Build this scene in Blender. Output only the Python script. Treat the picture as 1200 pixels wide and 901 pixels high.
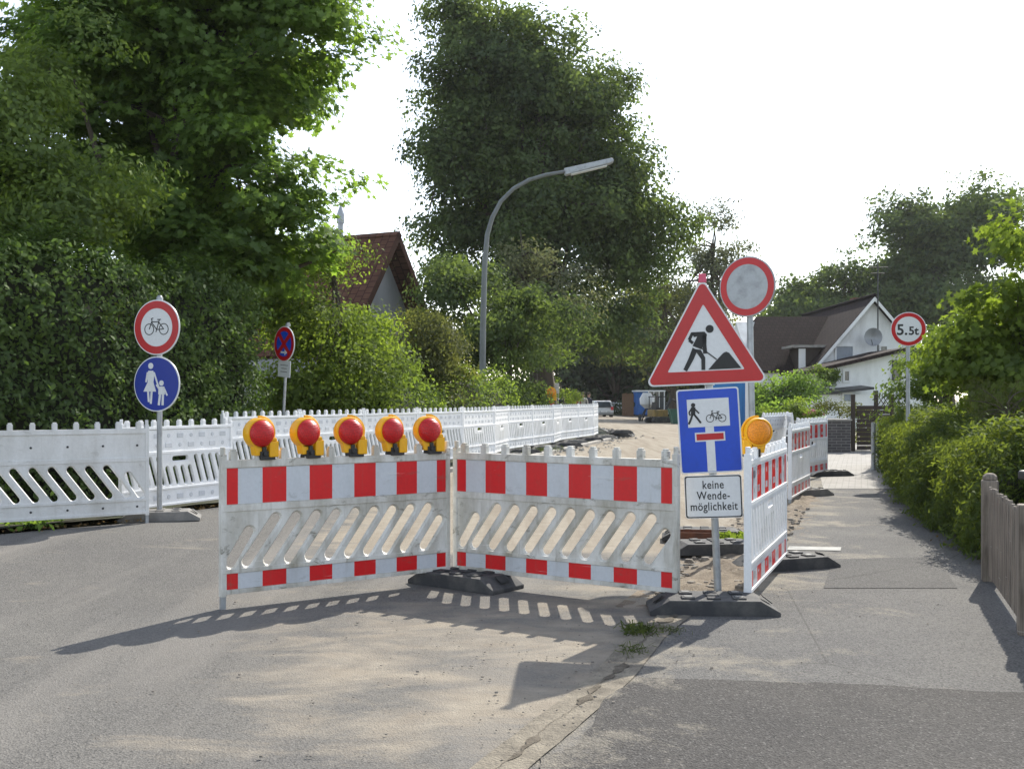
import bpy, bmesh, math, random
import numpy as np
from mathutils import Vector, Matrix
R = math.radians
random.seed(7)
rng = np.random.default_rng(11)
for o in list(bpy.data.objects): bpy.data.objects.remove(o)
SC = bpy.context.scene
COL = SC.collection

# ---------------------------------------------------------------- camera
HC, F, HY, CX = 1.45, 1260.0, 466.0, 600.0
cam = bpy.data.cameras.new('camera'); co = bpy.data.objects.new('camera', cam); COL.objects.link(co)
co.location = (0, 0, HC); co.rotation_euler = (R(90), 0, 0)
cam.sensor_width = 36; cam.lens = 36 * F / 1200.0; cam.shift_y = 15.5 / 1200.0
cam.clip_start = 0.1; cam.clip_end = 3000
SC.camera = co
# ---------------------------------------------------------------- light
SUN_AZ, SUN_EL = 28.5, 39.0
w = bpy.data.worlds.new('World'); SC.world = w; w.use_nodes = True
nt = w.node_tree; nt.nodes.clear()
sk = nt.nodes.new('ShaderNodeTexSky'); sk.sky_type = 'NISHITA'; sk.sun_disc = False
sk.sun_elevation = R(SUN_EL); sk.sun_rotation = R(SUN_AZ)
sk.air_density = 1.0; sk.dust_density = .7; sk.ozone_density = 1.0; sk.altitude = 50
bg = nt.nodes.new('ShaderNodeBackground'); bg.inputs[1].default_value = 0.15
wo = nt.nodes.new('ShaderNodeOutputWorld')
hs = nt.nodes.new('ShaderNodeHueSaturation'); hs.inputs['Saturation'].default_value = .55
nt.links.new(sk.outputs[0], hs.inputs['Color']); nt.links.new(hs.outputs[0], bg.inputs[0]); nt.links.new(bg.outputs[0], wo.inputs[0])
sl = bpy.data.lights.new('sun', 'SUN'); sl.energy = 3.6; sl.angle = R(0.5); sl.color = (1, .94, .83)
so = bpy.data.objects.new('sun', sl); COL.objects.link(so)
d = Vector((math.sin(R(SUN_AZ)) * math.cos(R(SUN_EL)), math.cos(R(SUN_AZ)) * math.cos(R(SUN_EL)), math.sin(R(SUN_EL))))
so.rotation_euler = d.to_track_quat('Z', 'Y').to_euler(); so.location = (20, 30, 40)
SC.view_settings.view_transform = 'Standard'; SC.view_settings.look = 'None'
SC.view_settings.exposure = 0.97; SC.view_settings.gamma = 1; SC.view_settings.use_curve_mapping = False

# ---------------------------------------------------------------- helpers
def interp(pts):
    a = np.array(pts, float)
    return lambda y: float(np.interp(y, a[:, 0], a[:, 1]))
xl = interp([(-8, -9.8), (5, -7.4), (10, -5.6), (10.8, -4.95), (11.6, -4.1), (12.2, -4.2), (13.5, -3.5), (14.8, -3.35), (21.2, -.25), (36, 3.65), (45, 3.8), (60, 4.6), (95, 7.4)])
xg = interp([(-8, -4), (0, -1.6), (4.2, -.03), (4.72, .19), (5.55, .53), (6.5, .83), (7.3, 1.16), (9.3, 1.9), (16, 4.2), (26, 6.9), (40, 8.2), (60, 9.3), (95, 12.4)])
xr = interp([(-8, 6), (4, 5), (6.2, 4.6), (8.2, 4.5), (9.3, 4.4), (13.6, 5.3), (16.8, 6.2), (20, 7.3), (23, 8.4), (30, 11), (60, 18)])
def sstep(t): t = max(0, min(1, t)); return t * t * (3 - 2 * t)
def gz(x, y):
    u = x - xl(y)
    return 0.1 * sstep(1 - (u - .3) / 2.8)
def G(px, py, z=0.0):                       # point of the ground seen at a photo position
    s = (py - HY) / (HC - z); return ((px - CX) / s, F / s)
def W(px, py, Y):                           # point at a distance Y
    s = F / Y; return Vector(((px - CX) / s, Y, HC + (HY - py) / s))

def N(nt, typ, **kw):
    n = nt.nodes.new(typ)
    for k, v in kw.items():
        if k.startswith('i_'):
            key = k[2:]; key = int(key) if key.isdigit() else key
            n.inputs[key].default_value = v
        else: setattr(n, k, v)
    return n
def newmat(name):
    m = bpy.data.materials.new(name); m.use_nodes = True
    nt = m.node_tree; b = nt.nodes['Principled BSDF']; return m, nt, b
def rgba(c): return (c[0], c[1], c[2], 1)
def srgb(r, g, b):
    f = lambda v: (v / 255 / 12.92) if v < 10 else ((v / 255 + .055) / 1.055) ** 2.4
    return (f(r), f(g), f(b))
def ramp(nt, fac, a, b, lo=.4, hi=.6):
    r = N(nt, 'ShaderNodeValToRGB'); r.color_ramp.elements[0].position = lo; r.color_ramp.elements[1].position = hi
    r.color_ramp.elements[0].color = rgba(a); r.color_ramp.elements[1].color = rgba(b)
    nt.links.new(fac, r.inputs[0]); return r.outputs[0]
def mixc(nt, fac, a, b, mode='MIX'):
    m = N(nt, 'ShaderNodeMix', data_type='RGBA', blend_type=mode)
    for s, v in ((0, fac), (6, a), (7, b)):
        if hasattr(v, 'is_linked'): nt.links.new(v, m.inputs[s])
        else: m.inputs[s].default_value = v if s == 0 else rgba(v)
    return m.outputs[2]
def noise(nt, scale, detail=4, rough=.55, vec=None, dist=0):
    n = N(nt, 'ShaderNodeTexNoise'); n.inputs['Scale'].default_value = scale; n.inputs['Detail'].default_value = detail
    n.inputs['Roughness'].default_value = rough; n.inputs['Distortion'].default_value = dist
    if vec is not None: nt.links.new(vec, n.inputs['Vector'])
    return n.outputs[0]
def mapping(nt, vec, scale=(1, 1, 1), rot=(0, 0, 0), loc=(0, 0, 0)):
    m = N(nt, 'ShaderNodeMapping'); m.inputs['Scale'].default_value = scale; m.inputs['Rotation'].default_value = rot; m.inputs['Location'].default_value = loc
    nt.links.new(vec, m.inputs[0]); return m.outputs[0]
def objc(nt): return N(nt, 'ShaderNodeTexCoord').outputs['Object']
def wpos(nt): return N(nt, 'ShaderNodeNewGeometry').outputs['Position']
def math_(nt, op, a, b=None, c=None, clamp=False):
    m = N(nt, 'ShaderNodeMath', operation=op); m.use_clamp = clamp
    for i, v in enumerate((a, b, c)):
        if v is None: continue
        if hasattr(v, 'is_linked'): nt.links.new(v, m.inputs[i])
        else: m.inputs[i].default_value = v
    return m.outputs[0]
def bump(nt, b, h, strength=.3, dist=.01):
    n = N(nt, 'ShaderNodeBump'); n.inputs['Strength'].default_value = strength; n.inputs['Distance'].default_value = dist
    nt.links.new(h, n.inputs['Height']); nt.links.new(n.outputs[0], b.inputs['Normal'])

def worn(name, col, dirt=None, rough=.5, metal=0, scale=4, lo=.45, hi=.75, streak=True, bm=.15, spec=.5, fine=40, scuff=0):
    m, nt, b = newmat(name); v = objc(nt)
    dirt = dirt or tuple(c * .6 for c in col)
    vec = mapping(nt, v, (1, 1, .35)) if streak else v
    n1 = noise(nt, scale, 6, .6, vec)
    c = ramp(nt, n1, col, dirt, lo, hi)
    n2 = noise(nt, fine, 3, .6, v)
    c = mixc(nt, .12, c, ramp(nt, n2, (.3, .3, .3), (1, 1, 1), .3, .7), 'MULTIPLY')
    if scuff:
        sc = noise(nt, 5, 9, .72, mapping(nt, v, (1, 1, 2.2), loc=(3, 1, 7)), .6)
        c = mixc(nt, ramp(nt, sc, (0, 0, 0), (scuff, scuff, scuff), .58, .66), c, (.14, .125, .09))
        s2 = noise(nt, 2.5, 3, .6, mapping(nt, v, (1, 1, 26), (0, R(22), 0)), .3)
        c = mixc(nt, ramp(nt, s2, (0, 0, 0), (scuff, scuff, scuff), .685, .70), c, (.75, .74, .7))
        s3 = noise(nt, 3.4, 5, .7, mapping(nt, v, (7, 1, .5)), .2)
        c = mixc(nt, ramp(nt, s3, (0, 0, 0), (scuff * .6,) * 3, .55, .7), c, (.2, .18, .13))
    nt.links.new(c, b.inputs['Base Color'])
    b.inputs['Roughness'].default_value = rough; b.inputs['Metallic'].default_value = metal
    b.inputs['Specular IOR Level'].default_value = spec
    bump(nt, b, n2, bm, .003)
    return m
M = {}
M['plastic'] = worn('white_plastic', (.74, .74, .73), (.48, .47, .43), .45, scale=3, lo=.42, hi=.85, scuff=.2)
M['plastic_dirty'] = worn('grimy_white_plastic', (.72, .71, .67), (.3, .27, .2), .55, scale=6, lo=.38, hi=.78, scuff=.8)
M['plastic_new'] = worn('bright_white_plastic', (.86, .87, .88), (.62, .62, .6), .4, scale=3, lo=.5, hi=.9, scuff=.1)
M['pad'] = worn('shade_grey_pad', (.64, .66, .69), (.52, .54, .56), .35)  # white embossing greyed in its colour to stand for backlit shading
M['red'] = worn('red_reflective', srgb(215, 16, 26), srgb(150, 20, 22), .35, scale=3, lo=.55, hi=.95, bm=.03, scuff=.28)
M['redsign'] = worn('red_sign', srgb(190, 14, 26), srgb(160, 14, 24), .3, scale=3, lo=.5, hi=.9, bm=.02)
M['white'] = worn('white_reflective', (.6, .63, .67), (.46, .48, .5), .35, scale=3, lo=.5, hi=.9, bm=.03, scuff=.25)
M['signwhite'] = worn('white_sign', (.74, .75, .76), (.69, .7, .7), .35, scale=4, lo=.62, hi=1, bm=.02)
M['blue'] = worn('blue_sign', srgb(8, 72, 196), srgb(8, 50, 140), .3, scale=3, lo=.5, hi=.9, bm=.02)
M['darkblue'] = worn('dark_blue_sign', srgb(0, 44, 150), srgb(4, 36, 120), .3, scale=3, lo=.5, hi=.9, bm=.02)
M['black'] = worn('black_paint', (.012, .012, .013), (.03, .03, .03), .5, bm=.02)
M['galv'] = worn('galvanised_steel', (.42, .44, .46), (.27, .28, .29), .5, .55, scale=9, streak=False)
M['greymetal'] = worn('grey_back', (.3, .31, .32), (.22, .22, .22), .5, .3)
M['lamppaint'] = worn('weathered_grey_lamp_paint', (.2, .215, .215), (.14, .15, .15), .6, .2)
M['rubber'] = worn('recycled_rubber', (.045, .046, .05), (.14, .135, .125), .85, scale=6, lo=.45, hi=.8, streak=False, bm=.8, fine=120)
M['rubber_light'] = worn('dusty_rubber', (.16, .155, .15), (.3, .285, .26), .9, scale=6, lo=.4, hi=.75, streak=False, bm=.8, fine=120)
M['yellow'] = worn('yellow_plastic', srgb(240, 176, 6), srgb(200, 140, 10), .35, scale=5, lo=.55, hi=.95)
M['rust'] = worn('rusty_steel', (.16, .06, .03), (.07, .035, .025), .85, scale=9, streak=False, bm=.6)
M['stone'] = worn('kerb_concrete', (.36, .34, .31), (.2, .19, .17), .9, scale=5, streak=False, bm=.5)
M['stoned'] = worn('rubble_stone', (.22, .195, .165), (.12, .105, .09), .95, scale=9, streak=False, bm=.7)
M['wood'] = worn('weathered_wood', (.3, .25, .2), (.12, .1, .08), .85, scale=7, bm=.8, lo=.35, hi=.65, scuff=.35)
M['wood'].node_tree.nodes['Mapping'].inputs['Scale'].default_value = (6, 6, .35)
M['darkwood'] = worn('dark_brown_wood', (.045, .03, .022), (.03, .022, .018), .8, scale=6)
M['plaster'] = worn('white_plaster', (.9, .9, .88), (.64, .63, .6), .9, scale=1.2, bm=.3)
M['greyplaster'] = worn('grey_plaster', (.34, .34, .35), (.26, .26, .26), .9, scale=1.2)
M['darkpaint'] = worn('dark_metal_paint', (.03, .03, .034), (.05, .05, .05), .5)
M['bark'] = worn('bark', (.09, .07, .05), (.04, .033, .026), .95, scale=6, bm=1.0, fine=20)
M['shutter'] = worn('grey_shutter', (.3, .33, .37), (.24, .26, .3), .6)
M['cabinblue'] = worn('blue_cabin_plastic', srgb(40, 120, 185), srgb(36, 100, 160), .5, scale=2)
M['cloth_d'] = worn('dark_cloth', (.04, .045, .07), (.03, .03, .05), .9)
M['cloth_r'] = worn('red_cloth', (.35, .09, .08), (.25, .06, .06), .9)
M['cloth_w'] = worn('pale_cloth', (.55, .52, .48), (.4, .4, .38), .9)
M['skin'] = worn('skin', (.5, .3, .22), (.42, .25, .18), .6)
M['silver'] = worn('silver_car_paint', (.6, .62, .64), (.5, .5, .52), .25, .4)
M['green'] = worn('green_paint', (.02, .12, .08), (.02, .07, .05), .5)
M['sky_blue'] = worn('bright_blue_paint', srgb(50, 110, 190), srgb(40, 90, 150), .5)

def lensmat(name, col):
    m, nt, b = newmat(name); v = objc(nt)
    wv = N(nt, 'ShaderNodeTexWave', wave_type='RINGS', rings_direction='Y'); wv.inputs['Scale'].default_value = 28
    nt.links.new(v, wv.inputs[0])
    vo = N(nt, 'ShaderNodeTexVoronoi'); vo.inputs['Scale'].default_value = 90; nt.links.new(v, vo.inputs[0])
    c = mixc(nt, .5, col, ramp(nt, vo.outputs[0], tuple(min(1, k * 1.25) for k in col), tuple(k * .4 for k in col), 0, .7))
    nt.links.new(c, b.inputs['Base Color']); b.inputs['Roughness'].default_value = .38
    b.inputs['Coat Weight'].default_value = .12; b.inputs['Coat Roughness'].default_value = .08
    bump(nt, b, wv.outputs[0], .35, .004); return m
M['lens_red'] = lensmat('red_lens', srgb(205, 6, 14)); M['lens_amber'] = lensmat('amber_lens', srgb(250, 150, 8))
def glassmat():
    m, nt, b = newmat('window_glass'); b.inputs['Base Color'].default_value = (.03, .04, .05, 1); b.inputs['Roughness'].default_value = .06
    b.inputs['Specular IOR Level'].default_value = .9; return m
M['glass'] = glassmat()
def rooftile(name, a, b_):
    m, nt, b = newmat(name); v = N(nt, 'ShaderNodeTexCoord').outputs['UV']
    br = N(nt, 'ShaderNodeTexBrick'); nt.links.new(v, br.inputs[0])
    br.inputs['Color1'].default_value = rgba(a); br.inputs['Color2'].default_value = rgba(b_); br.inputs['Mortar'].default_value = rgba(tuple(c * .6 for c in a))
    br.inputs['Scale'].default_value = 1; br.inputs['Brick Width'].default_value = .24; br.inputs['Row Height'].default_value = .27; br.inputs['Mortar Size'].default_value = .018
    n = noise(nt, 3, 4, .6, v); c = mixc(nt, .5, br.outputs[0], ramp(nt, n, (.5, .5, .5), (1, 1, 1), .3, .7), 'MULTIPLY')
    nt.links.new(c, b.inputs['Base Color']); b.inputs['Roughness'].default_value = .9; b.inputs['Specular IOR Level'].default_value = .08
    bump(nt, b, br.outputs['Fac'], -.8, .03); return m
M['tile_dark'] = rooftile('dark_roof_tiles', (.03, .021, .021), (.045, .031, .029))
M['tile_brown'] = rooftile('brown_roof_tiles', (.11, .055, .04), (.15, .075, .05))
def brickmat(name, a, b_, mo, bw, rh, ms, scale=1, rough=.85, world=False, rotz=0):
    m, nt, b = newmat(name)
    v = wpos(nt) if world else N(nt, 'ShaderNodeTexCoord').outputs['UV']
    if rotz: v = mapping(nt, v, rot=(0, 0, rotz))
    br = N(nt, 'ShaderNodeTexBrick'); nt.links.new(v, br.inputs[0])
    br.inputs['Color1'].default_value = rgba(a); br.inputs['Color2'].default_value = rgba(b_); br.inputs['Mortar'].default_value = rgba(mo)
    br.inputs['Scale'].default_value = scale; br.inputs['Brick Width'].default_value = bw; br.inputs['Row Height'].default_value = rh; br.inputs['Mortar Size'].default_value = ms
    n = noise(nt, 2.5, 5, .6, v); c = mixc(nt, .6, br.outputs[0], ramp(nt, n, (.6, .58, .55), (1, 1, 1), .3, .65), 'MULTIPLY')
    nt.links.new(c, b.inputs['Base Color']); b.inputs['Roughness'].default_value = rough
    bump(nt, b, br.outputs['Fac'], -.6, .008); return m
M['darkbrick'] = brickmat('dark_clinker_brick', (.06, .055, .056), (.09, .08, .08), (.2, .19, .18), .25, .075, .008)
M['paving'] = brickmat('concrete_block_paving', (.3, .285, .26), (.26, .248, .23), (.17, .16, .145), .2, .1, .008, world=True, rotz=R(18))

# --- ground materials
def road_material():
    m, nt, b = newmat('worn_asphalt_with_sand'); p = wpos(nt)
    fine = noise(nt, 160, 3, .7, p); med = noise(nt, 28, 4, .6, p); big = noise(nt, .55, 5, .6, p, .3)
    vor = N(nt, 'ShaderNodeTexVoronoi'); vor.inputs['Scale'].default_value = 110; nt.links.new(p, vor.inputs[0])
    base = ramp(nt, fine, (.078, .076, .073), (.195, .189, .178), .3, .7)
    base = mixc(nt, .5, base, ramp(nt, vor.outputs['Color'], (.085, .083, .08), (.225, .218, .205), .2, .9))
    base = mixc(nt, .6, base, ramp(nt, big, (.66, .66, .68), (1.15, 1.12, 1.07), .3, .7), 'MULTIPLY')
    v2 = N(nt, 'ShaderNodeTexVoronoi'); v2.inputs['Scale'].default_value = 75; v2.inputs['Randomness'].default_value = 1; nt.links.new(p, v2.inputs[0])
    s2_ = N(nt, 'ShaderNodeSeparateColor'); nt.links.new(v2.outputs['Color'], s2_.inputs[0])
    base = mixc(nt, math_(nt, 'MULTIPLY', ramp(nt, s2_.outputs[0], (0, 0, 0), (.55, .55, .55), .84, .9), ramp(nt, v2.outputs[0], (1, 1, 1), (0, 0, 0), .35, .5)), base, (.22, .212, .2))
    base = mixc(nt, math_(nt, 'MULTIPLY', ramp(nt, s2_.outputs[1], (0, 0, 0), (.7, .7, .7), .84, .9), ramp(nt, v2.outputs[0], (1, 1, 1), (0, 0, 0), .35, .5)), base, (.03, .03, .03))
    # tyre-polished streaks running with the road
    st = noise(nt, 1.1, 4, .55, mapping(nt, p, (1.6, .16, 1), (0, 0, R(62))), .4)
    base = mixc(nt, ramp(nt, st, (0, 0, 0), (.6, .6, .6), .48, .72), base, (.23, .215, .195))
    sep = N(nt, 'ShaderNodeSeparateXYZ'); nt.links.new(p, sep.inputs[0])
    # sand: deposits near (x .4, y 5.8), plus the whole stripped carriageway behind the barrier
    dx = math_(nt, 'MULTIPLY', math_(nt, 'SUBTRACT', sep.outputs[0], .25), .42); dy = math_(nt, 'MULTIPLY', math_(nt, 'SUBTRACT', sep.outputs[1], 6.0), .33)
    r2 = math_(nt, 'ADD', math_(nt, 'MULTIPLY', dx, dx), math_(nt, 'MULTIPLY', dy, dy))
    near = math_(nt, 'SUBTRACT', 1, r2, clamp=True)
    edge = noise(nt, 1.0, 3, .5, p)
    far = math_(nt, 'MULTIPLY', math_(nt, 'SUBTRACT', math_(nt, 'ADD', sep.outputs[1], math_(nt, 'MULTIPLY', edge, 2.5)), 10.8), .8, clamp=True)
    right = math_(nt, 'ADD', math_(nt, 'MULTIPLY', sep.outputs[0], .7), 1.6, clamp=True)
    far = math_(nt, 'MULTIPLY', far, right)
    sn = noise(nt, 1.7, 7, .62, mapping(nt, p, (.75, 1.5, 1), (0, 0, R(-14))), .5)
    lvl = math_(nt, 'ADD', sn, math_(nt, 'ADD', math_(nt, 'MULTIPLY', near, .27), math_(nt, 'MULTIPLY', far, .8)))
    sp = noise(nt, 60, 3, .7, p)
    lvl = math_(nt, 'ADD', lvl, math_(nt, 'MULTIPLY', math_(nt, 'SUBTRACT', sp, .5), .22))
    mask = ramp(nt, lvl, (0, 0, 0), (1, 1, 1), .60, .84)
    dustm = math_(nt, 'MULTIPLY', math_(nt, 'ADD', near, far, clamp=True), ramp(nt, noise(nt, 3.3, 6, .7, p), (0, 0, 0), (.5, .5, .5), .35, .6))
    base = mixc(nt, dustm, base, (.2, .185, .16))
    sand = mixc(nt, ramp(nt, noise(nt, 5, 6, .65, p), (0, 0, 0), (1, 1, 1), .35, .7), (.34, .30, .24), (.25, .215, .17))
    sand = mixc(nt, .35, sand, ramp(nt, fine, (.5, .5, .5), (1.1, 1.1, 1.1), .3, .7), 'MULTIPLY')
    tr = noise(nt, 1.4, 5, .6, mapping(nt, p, (2.2, .2, 1), (0, 0, R(15))))
    sand = mixc(nt, math_(nt, 'MULTIPLY', far, ramp(nt, tr, (0, 0, 0), (.75, .75, .75), .45, .62)), sand, (.2, .165, .125))
    c = mixc(nt, mask, base, sand)
    nt.links.new(c, b.inputs['Base Color']); b.inputs['Roughness'].default_value = .92; b.inputs['Specular IOR Level'].default_value = .25
    h = math_(nt, 'ADD', math_(nt, 'MULTIPLY', fine, .5), math_(nt, 'MULTIPLY', vor.outputs[0], .7))
    h = math_(nt, 'ADD', h, math_(nt, 'MULTIPLY', med, .6)); bump(nt, b, h, .8, .007)
    return m
def asphalt(name, a, c_, sandiness=.0, coarse=120):
    m, nt, b = newmat(name); p = wpos(nt)
    fine = noise(nt, coarse, 3, .7, p); big = noise(nt, .8, 5, .6, p, .3)
    vor = N(nt, 'ShaderNodeTexVoronoi'); vor.inputs['Scale'].default_value = coarse * .9; nt.links.new(p, vor.inputs[0])
    base = ramp(nt, fine, a, c_, .3, .7)
    base = mixc(nt, .5, base, ramp(nt, vor.outputs['Color'], a, tuple(k * 1.2 for k in c_), .2, .9))
    base = mixc(nt, .7, base, ramp(nt, big, (.66, .66, .68), (1.12, 1.1, 1.06), .3, .7), 'MULTIPLY')
    v2 = N(nt, 'ShaderNodeTexVoronoi'); v2.inputs['Scale'].default_value = 75; v2.inputs['Randomness'].default_value = 1; nt.links.new(p, v2.inputs[0])
    s2_ = N(nt, 'ShaderNodeSeparateColor'); nt.links.new(v2.outputs['Color'], s2_.inputs[0])
    base = mixc(nt, math_(nt, 'MULTIPLY', ramp(nt, s2_.outputs[0], (0, 0, 0), (.55, .55, .55), .84, .9), ramp(nt, v2.outputs[0], (1, 1, 1), (0, 0, 0), .35, .5)), base, (.22, .212, .2))
    base = mixc(nt, math_(nt, 'MULTIPLY', ramp(nt, s2_.outputs[1], (0, 0, 0), (.7, .7, .7), .84, .9), ramp(nt, v2.outputs[0], (1, 1, 1), (0, 0, 0), .35, .5)), base, (.03, .03, .03))
    cr = N(nt, 'ShaderNodeTexVoronoi', feature='DISTANCE_TO_EDGE'); cr.inputs['Scale'].default_value = .42
    nt.links.new(mapping(nt, mixc(nt, .12, p, N(nt, 'ShaderNodeTexNoise', i_2=5.0).outputs[1], 'ADD'), (1, .7, 1)), cr.inputs[0])
    base = mixc(nt, ramp(nt, cr.outputs[0], (.55, .55, .55), (0, 0, 0), .0008, .003), base, (.05, .048, .045))
    sn = noise(nt, 1.5, 7, .65, p, .4)
    sn = math_(nt, 'ADD', sn, math_(nt, 'MULTIPLY', math_(nt, 'SUBTRACT', noise(nt, 60, 3, .7, p), .5), .25))
    sep = N(nt, 'ShaderNodeSeparateXYZ'); nt.links.new(p, sep.inputs[0])
    nearedge = math_(nt, 'MULTIPLY', math_(nt, 'SUBTRACT', 2.9, math_(nt, 'SUBTRACT', sep.outputs[0], math_(nt, 'MULTIPLY', math_(nt, 'SUBTRACT', sep.outputs[1], 6), .38))), .11, clamp=True)
    mask = ramp(nt, math_(nt, 'ADD', math_(nt, 'ADD', sn, nearedge), sandiness), (0, 0, 0), (.9, .9, .9), .66, .8)
    c = mixc(nt, mask, base, (.27, .245, .2))
    nt.links.new(c, b.inputs['Base Color']); b.inputs['Roughness'].default_value = .92; b.inputs['Specular IOR Level'].default_value = .25
    h = math_(nt, 'ADD', math_(nt, 'MULTIPLY', fine, .6), vor.outputs[0]); bump(nt, b, h, .85, .007)
    return m
M['road'] = road_material()
M['pave'] = asphalt('footpath_asphalt', (.085, .084, .083), (.19, .186, .178), -.03)
M['patch'] = asphalt('dark_asphalt_patch', (.042, .040, .039), (.115, .110, .105), -.05)
M['patch2'] = asphalt('grey_asphalt_patch', (.065, .064, .063), (.15, .147, .142), -.12)
def earth(name, a, c_, s=4):
    m, nt, b = newmat(name); p = wpos(nt)
    n = noise(nt, s, 8, .7, p); f = noise(nt, 70, 3, .7, p)
    c = mixc(nt, .4, ramp(nt, n, a, c_, .35, .65), ramp(nt, f, (.4, .4, .4), (1.2, 1.2, 1.2), .3, .7), 'MULTIPLY')
    nt.links.new(c, b.inputs['Base Color']); b.inputs['Roughness'].default_value = 1; bump(nt, b, math_(nt, 'ADD', n, f), .8, .02); return m
M['soil'] = earth('dug_soil', (.3, .25, .19), (.14, .11, .08))
M['verge'] = earth('verge_soil', (.07, .06, .045), (.045, .065, .025))
M['gutter'] = earth('sandy_gutter', (.33, .29, .225), (.16, .14, .11), 6)
M['grass'] = earth('grass_ground', (.05, .08, .025), (.09, .1, .04), 1.5)
M['linepaint'] = worn('worn_white_line', (.33, .33, .31), (.16, .16, .155), .8, scale=8, streak=False)

class MB:
    def __init__(s): s.v = []; s.f = []; s.m = []
    def add(s, vs, fs, mi=0):
        o = len(s.v); s.v += [tuple(v) for v in vs]
        for f in fs: s.f.append(tuple(i + o for i in f)); s.m.append(mi)
        return s
    def box(s, a, b, mi=0, M4=None):
        (x0, y0, z0), (x1, y1, z1) = a, b
        vs = [(x0, y0, z0), (x1, y0, z0), (x1, y1, z0), (x0, y1, z0), (x0, y0, z1), (x1, y0, z1), (x1, y1, z1), (x0, y1, z1)]
        if M4 is not None: vs = [M4 @ Vector(v) for v in vs]
        return s.add(vs, [(0, 3, 2, 1), (4, 5, 6, 7), (0, 1, 5, 4), (1, 2, 6, 5), (2, 3, 7, 6), (3, 0, 4, 7)], mi)
    def tube(s, pts, rad, n=10, mi=0, cap=True):
        pts = [Vector(p) for p in pts]
        if not hasattr(rad, '__len__'): rad = [rad] * len(pts)
        vs = []; up = None
        for i, p in enumerate(pts):
            t = (pts[min(i + 1, len(pts) - 1)] - pts[max(i - 1, 0)]).normalized()
            if up is None: up = Vector((0, 0, 1)) if abs(t.z) < .9 else Vector((0, 1, 0))
            a = t.cross(up).normalized(); up = a.cross(t).normalized()
            for k in range(n):
                q = 2 * math.pi * k / n; vs.append(p + (a * math.cos(q) + up * math.sin(q)) * rad[i])
        fs = []
        for i in range(len(pts) - 1):
            for k in range(n):
                k2 = (k + 1) % n; fs.append((i * n + k, i * n + k2, (i + 1) * n + k2, (i + 1) * n + k))
        if cap: fs.append(tuple(range(n))[::-1]); fs.append(tuple((len(pts) - 1) * n + k for k in range(n)))
        return s.add(vs, fs, mi)
    def lathe(s, prof, n=32, mi=0, axis='Y', c=(0, 0, 0), cap=True):     # prof [(radius, along)]
        vs = []
        for r, h in prof:
            for k in range(n):
                q = 2 * math.pi * k / n; a, b_ = r * math.cos(q), r * math.sin(q)
                vs.append((c[0] + a, c[1] + h, c[2] + b_) if axis == 'Y' else (c[0] + a, c[1] + b_, c[2] + h) if axis == 'Z' else (c[0] + h, c[1] + a, c[2] + b_))
        fs = []
        for i in range(len(prof) - 1):
            for k in range(n): k2 = (k + 1) % n; fs.append((i * n + k, (i + 1) * n + k, (i + 1) * n + k2, i * n + k2))
        if cap: fs.append(tuple(range(n))); fs.append(tuple((len(prof) - 1) * n + k for k in range(n))[::-1])
        return s.add(vs, fs, mi)
    def prism(s, loop, y0, y1, mi=0, holes=(), plane='XZ', chamf=None):
        """loop of 2D points filled and extruded; holes may carry a chamfer (outer loop, inner loop)"""
        bm = bmesh.new(); P = (lambda a, b_, y: (a, y, b_)) if plane == 'XZ' else (lambda a, b_, y: (a, b_, y)) if plane == 'XY' else (lambda a, b_, y: (y, a, b_))
        loops = [loop] + [h[0] for h in holes]
        es = []; 
        for L in loops:
            vs = [bm.verts.new(P(a, b_, y0)) for a, b_ in L]
            for i in range(len(vs)): es.append(bm.edges.new((vs[i], vs[(i + 1) % len(vs)])))
        bm.verts.index_update()
        if holes: bmesh.ops.triangle_fill(bm, use_beauty=True, use_dissolve=False, edges=es)
        else:
            bmesh.ops.triangle_fill(bm, use_beauty=True, use_dissolve=False, edges=es)
        bm.verts.index_update()
        n = len(bm.verts); base = [v.co.copy() for v in bm.verts]; fs = [tuple(v.index for v in f.verts) for f in bm.faces]; bm.free()
        ax = 1 if plane == 'XZ' else 2 if plane == 'XY' else 0
        back = []
        for c in base: c2 = c.copy(); c2[ax] = y1; back.append(c2)
        vs = base + back; out = list(fs) + [tuple(i + n for i in reversed(f)) for f in fs]
        k = 0
        for li, L in enumerate(loops):
            m_ = len(L)
            if li == 0 or holes[li - 1][1] is None:
                for i in range(m_): j = (i + 1) % m_; out.append((k + i, k + j, k + j + n, k + i + n))
            else:
                mid = len(vs); ym = (y0 + y1) / 2
                for a, b_ in holes[li - 1][1]: vs.append(Vector(P(a, b_, ym)))
                for i in range(m_):
                    j = (i + 1) % m_; out.append((k + i, k + j, mid + j, mid + i)); out.append((mid + i, mid + j, k + j + n, k + i + n))
            k += m_
        return s.add(vs, out, mi)
    def obj(s, name, mats, parent=None, smooth=False, bevel=0, recalc=True):
        me = bpy.data.meshes.new(name); me.from_pydata(s.v, [], s.f)
        if not isinstance(mats, (list, tuple)): mats = [mats]
        for m in mats: me.materials.append(M[m] if isinstance(m, str) else m)
        for p, mi in zip(me.polygons, s.m): p.material_index = mi
        if recalc:
            bm = bmesh.new(); bm.from_mesh(me); bmesh.ops.recalc_face_normals(bm, faces=bm.faces); bm.to_mesh(me); bm.free()
        if smooth:
            for p in me.polygons: p.use_smooth = True
            try: me.set_sharp_from_angle(angle=R(38))
            except Exception: pass
        o = bpy.data.objects.new(name, me); COL.objects.link(o)
        if bevel:
            b = o.modifiers.new('bevel', 'BEVEL'); b.width = bevel; b.segments = 2; b.limit_method = 'ANGLE'; b.angle_limit = R(40)
        if parent: o.parent = parent
        return o
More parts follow.
